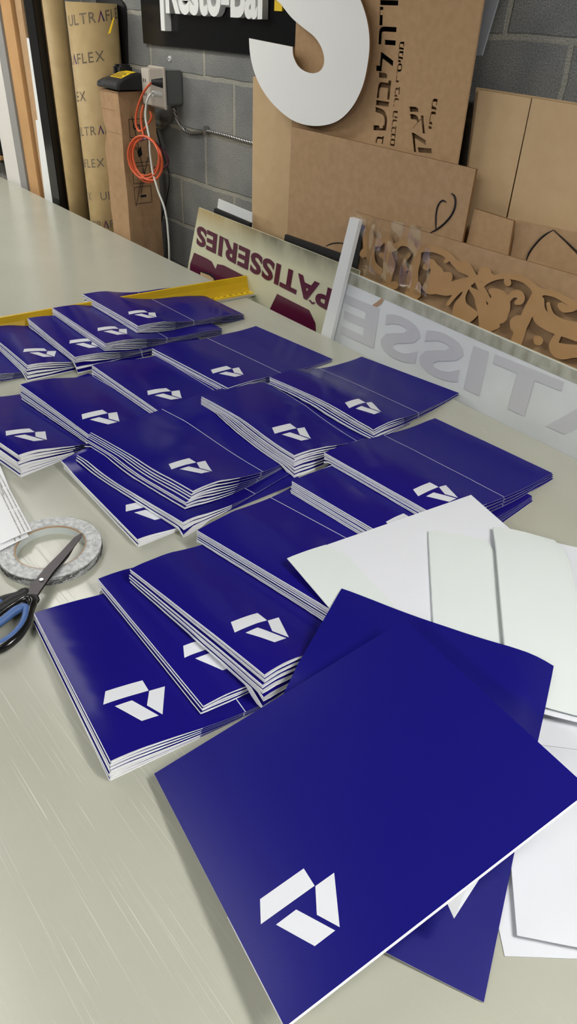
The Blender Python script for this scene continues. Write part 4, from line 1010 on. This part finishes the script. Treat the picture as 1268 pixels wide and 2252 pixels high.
# charger
cz=bz+.010
t=thing('battery_charger',((bx0+bx1)/2,by0+.05,cz),'black battery charger with a yellow label sitting on the narrow box','charger')
prf=[(-.012,0),(-.016,.012),(-.012,.028),(.010,.040),(.060,.058),(.085,.062),(.125,.056),(.128,0)]
bm=bmesh.new(); A_=[bm.verts.new((bx0+.008,by0+y,cz+z*(.72))) for y,z in prf]; B_=[bm.verts.new((bx0+.045,by0+y,cz+z*(.80))) for y,z in prf]; C_=[bm.verts.new((bx0+.075,by0+y,cz+z)) for y,z in prf]; D_=[bm.verts.new((bx1+.018,by0+y,cz+z)) for y,z in prf]; E_2=[bm.verts.new((bx1+.026,by0+.006+y*.9,cz+z*.85)) for y,z in prf]
for P_,Q_ in ((A_,B_),(B_,C_),(C_,D_),(D_,E_2)):
    for i in range(8): bm.faces.new((P_[i],P_[(i+1)%8],Q_[(i+1)%8],Q_[i]))
bm.faces.new(A_); bm.faces.new(E_2)
bmesh.ops.bevel(bm,geom=[e for e in bm.edges],offset=.0025,segments=2,affect='EDGES'); bm_obj('housing',bm,M['black_matte'],t)
for q in (0,1):
    bm=bmesh.new(); add_box(bm,(bx0+.018+q*.04,by0+.06,cz+.040),(bx0+.048+q*.045,by0+.118,cz+.082),None,.008); bm_obj('battery_rail',bm,M['black_matte'],t)
def lb(x,y,dz=.0012): return Vector((x,by0+y,cz+np.interp(y,[-.012,.010,.060,.085],[.028,.040,.058,.062])+dz))
prism('warning_label',[lb(bx0+.082,.012),lb(bx1+.014,.012),lb(bx1+.014,.058),lb(bx0+.082,.058)],.0006,M['yellow_scale'],t)['label']='yellow label'
prism('warning_label',[lb(bx0+.082,.062),lb(bx1+.014,.062),lb(bx1+.014,.084),lb(bx0+.082,.084)],.0006,M['yellow_scale'],t)['label']='yellow label'
for q in range(4):
    y=.018+q*.010; prism('label_print',[lb(bx0+.088,y,.0019),lb(bx1+.004-.012*(q%2),y,.0019),lb(bx1+.004-.012*(q%2),y+.004,.0019),lb(bx0+.088,y+.004,.0019)],.0004,M['ink'],t)
box('front_ridge',(bx0+.02,by0-.0135,cz+.014),(bx1+.005,by0-.010,cz+.020),M['black'],t,.001)
# ------------------------------------------------------------------ outlet box, plugs, cords
ox0,ox1=-3.045,-2.935; oz0=at(397,229,1.9).z; oz1=oz0+.125
t=thing('outlet_box',(-2.99,1.85,oz0),'grey wall outlet box with a beige cover beside the charger','outlet')
box('back_box',(ox0,1.815,oz0),(ox1,1.8995,oz1),M['grey_plastic'],t,.005)['label']='grey back box'
bm=bmesh.new(); r_=add_box(bm,(ox0-.004,1.755,oz0-.012),(ox1+.002,1.812,oz1+.008))
for v in r_:
    if v.co.y<1.76: v.co.x+= .022 if v.co.x<-2.99 else -.03; v.co.z+=.012 if v.co.z<oz0+.05 else -.004
bmesh.ops.bevel(bm,geom=list(bm.edges),offset=.003,segments=2,affect='EDGES'); bm_obj('cover',bm,M['beige'],t)['label']='beige protruding cover'
box('cover_rim',(ox0-.008,1.806,oz0-.016),(ox1+.006,1.8145,oz1+.012),M['beige'],t,.002)
for q in range(4): box('socket_slot',(ox0+.035+.014*(q%2),1.7535,oz0+.03+.05*(q//2)),(ox0+.038+.014*(q%2),1.7548,oz0+.042+.05*(q//2)),M['ink'],t)
# cords: pixel paths on planes in front of the wall
def path(pts,rad,m,name,label,cat,extra=None):
    P=[at(x,y,Y) for x,y,Y in pts]; t=thing(name,P[0],label,cat); tube('cord',[tuple(p) for p in P],rad,m,t,res=10); return t
def pl(cx,cy): return (200+cx*.15773,130+cy*.15773)
def PP(l): return [(*pl(a,b),Y) for a,b,Y in l]
orange=PP([(835,335,1.70),(760,420,1.69),(690,560,1.69),(640,720,1.685),(625,860,1.68),(650,980,1.68),(720,990,1.68),(790,910,1.69),(840,820,1.72),(825,740,1.74)])
t=path(orange,.0045,M['orange'],'orange_extension_cord','orange extension cord plugged in above and hanging in a coil','cord')
coil=[(730,640,1.69),(700,780,1.68),(705,930,1.675),(735,1080,1.67)]
Q=PP(coil)
def loopc(cx,cy,rx,ry,rot,Y,n=14,ph=0):
    out=[]
    for i in range(n):
        a=2*math.pi*i/n+ph; x=rx*math.cos(a); y=ry*math.sin(a); out.append((cx+x*math.cos(rot)-y*math.sin(rot),cy+x*math.sin(rot)+y*math.cos(rot),Y+.010*math.sin(a*1.5)))
    return out
tube('coil_lead',[tuple(at(*q)) for q in Q],.0045,M['orange'],t,res=10)
for cx,cy,rx,ry,rot,Y in ((735,1370,215,300,-.18,1.655),(765,1400,205,320,-.22,1.665),(790,1395,195,300,-.28,1.66),(750,1350,195,275,-.10,1.672)):
    tube('coil_turn',[tuple(at(*pl(a,b),Y_)) for a,b,Y_ in loopc(cx,cy,rx,ry,rot,Y)],.0045,M['orange'],t,closed=True,res=8)
blk=PP([(690,1140,1.668),(760,1110,1.665),(860,1140,1.68),(970,1240,1.72),(1060,1360,1.74),(1070,1460,1.74),(1000,1520,1.72),(880,1510,1.69)])
b_=tube('cord_end',[tuple(at(*q)) for q in blk],.0045,M['maroon'],t,res=10); b_['label']='dark red-brown cord end'
wh=PP([(890,480,1.735),(830,490,1.70),(790,560,1.69),(765,680,1.685),(760,820,1.68),(790,980,1.675),(815,1130,1.67),(820,1280,1.665),(840,1450,1.665),(865,1600,1.665),(900,1720,1.665),(935,1839,1.665)])+[(362,460,1.665),(370,520,1.665),(372,580,1.665),(370,650,1.665)]
path(wh,.0042,M['white_cord'],'extension_cord','long white cord hanging from the outlet down past the table','cord')
# plugs
def plug(a,b,Y0,Y1,r0,r1,m,label,cat='plug'):
    A_=at(*pl(*a),Y0); B_=at(*pl(*b),Y1); t=thing('power_plug',A_,label,cat)
    tube('plug_body',[(A_.x,A_.y,A_.z,r0),(A_.x*.6+B_.x*.4,A_.y*.6+B_.y*.4,A_.z*.6+B_.z*.4,r0*.8),(B_.x,B_.y,B_.z,r1)],.001,m,t,res=8); return t
plug((1000,335),(840,320),1.752,1.712,19,9,M['black_matte'],'black plug pushed into the upper socket of the outlet')
plug((975,490),(860,480),1.752,1.718,14,11,M['white_cord'],'off-white plug pushed into the lower socket of the outlet')
# flexible conduits
def conduit(pts,label,rad=.0075):
    P=[at(x,y,Y) for x,y,Y in pts]; t=thing('flexible_conduit',P[0],label,'conduit'); tube('armoured_sleeve',[tuple(p) for p in P],rad,M['steelc'],t,res=16); return t
m=mat('armoured_steel',(.36,.36,.35),.35,.5,metal=.8); nt=m.node_tree; tc=nt.nodes['Texture Coordinate']; wv=nt.nodes.new('ShaderNodeTexWave'); wv.inputs['Scale'].default_value=38; wv.bands_direction='DIAGONAL'
nt.links.new(tc.outputs['Object'],wv.inputs['Vector']); rp=nt.nodes.new('ShaderNodeValToRGB'); rp.color_ramp.elements[0].color=(.05,.05,.05,1); rp.color_ramp.elements[1].color=(.55,.55,.52,1); nt.links.new(wv.outputs['Fac'],rp.inputs[0]); nt.links.new(rp.outputs[0],nt.nodes['Principled BSDF'].inputs['Base Color']); M['steelc']=m
def p5(x,y): return (240+x*.25237,60+y*.25237)
conduit([(*p5(563,700),1.86),(*p5(590,800),1.875),(*p5(640,880),1.885),(*p5(700,918),1.89),(*p5(780,915),1.89),(*p5(850,905),1.89),(*p5(950,925),1.89),(*p5(1080,960),1.89),(*p5(1200,995),1.89),(*p5(1300,1020),1.89),(*p5(1500,1080),1.89),(*p5(1800,1170),1.89)],'metal conduit running right from the outlet box along the block wall',.0065)
conduit([(*p5(548,700),1.86),(*p5(540,780),1.875),(*p5(505,850),1.885),(*p5(450,878),1.89),(*p5(400,855),1.89),(*p5(365,800),1.89),(*p5(340,730),1.89)],'metal conduit curving left under the outlet box behind the narrow box',.0065)
# conduit clip and a loose black cable behind
c=at(*p5(850,885),1.893); t=thing('conduit_clip',c,'small metal clip holding the conduit on the wall','clip'); box('strap',(c.x-.006,1.878,c.z-.022),(c.x+.006,1.899,c.z+.012),M['steel'],t,.002)
path([(*p5(400,860),1.885),(*p5(440,1000),1.88),(*p5(480,1150),1.88),(*p5(520,1290),1.88),(*p5(500,1500),1.88),(*p5(460,1650),1.88),(*p5(440,1900),1.88),(*p5(445,2300),1.88)],.003,M['black_matte'],'black_cable','thin black cable hanging down the block wall below the outlet','cable')
# ------------------------------------------------------------------ output settings
S.view_settings.view_transform='Standard'; S.view_settings.look='None'; S.view_settings.gamma=1.0; S.view_settings.use_curve_mapping=False
S.view_settings.exposure=EXPO
w=bpy.data.worlds.new('world'); S.world=w; w.use_nodes=True; w.node_tree.nodes['Background'].inputs[0].default_value=(.5,.5,.5,1); w.node_tree.nodes['Background'].inputs[1].default_value=.2
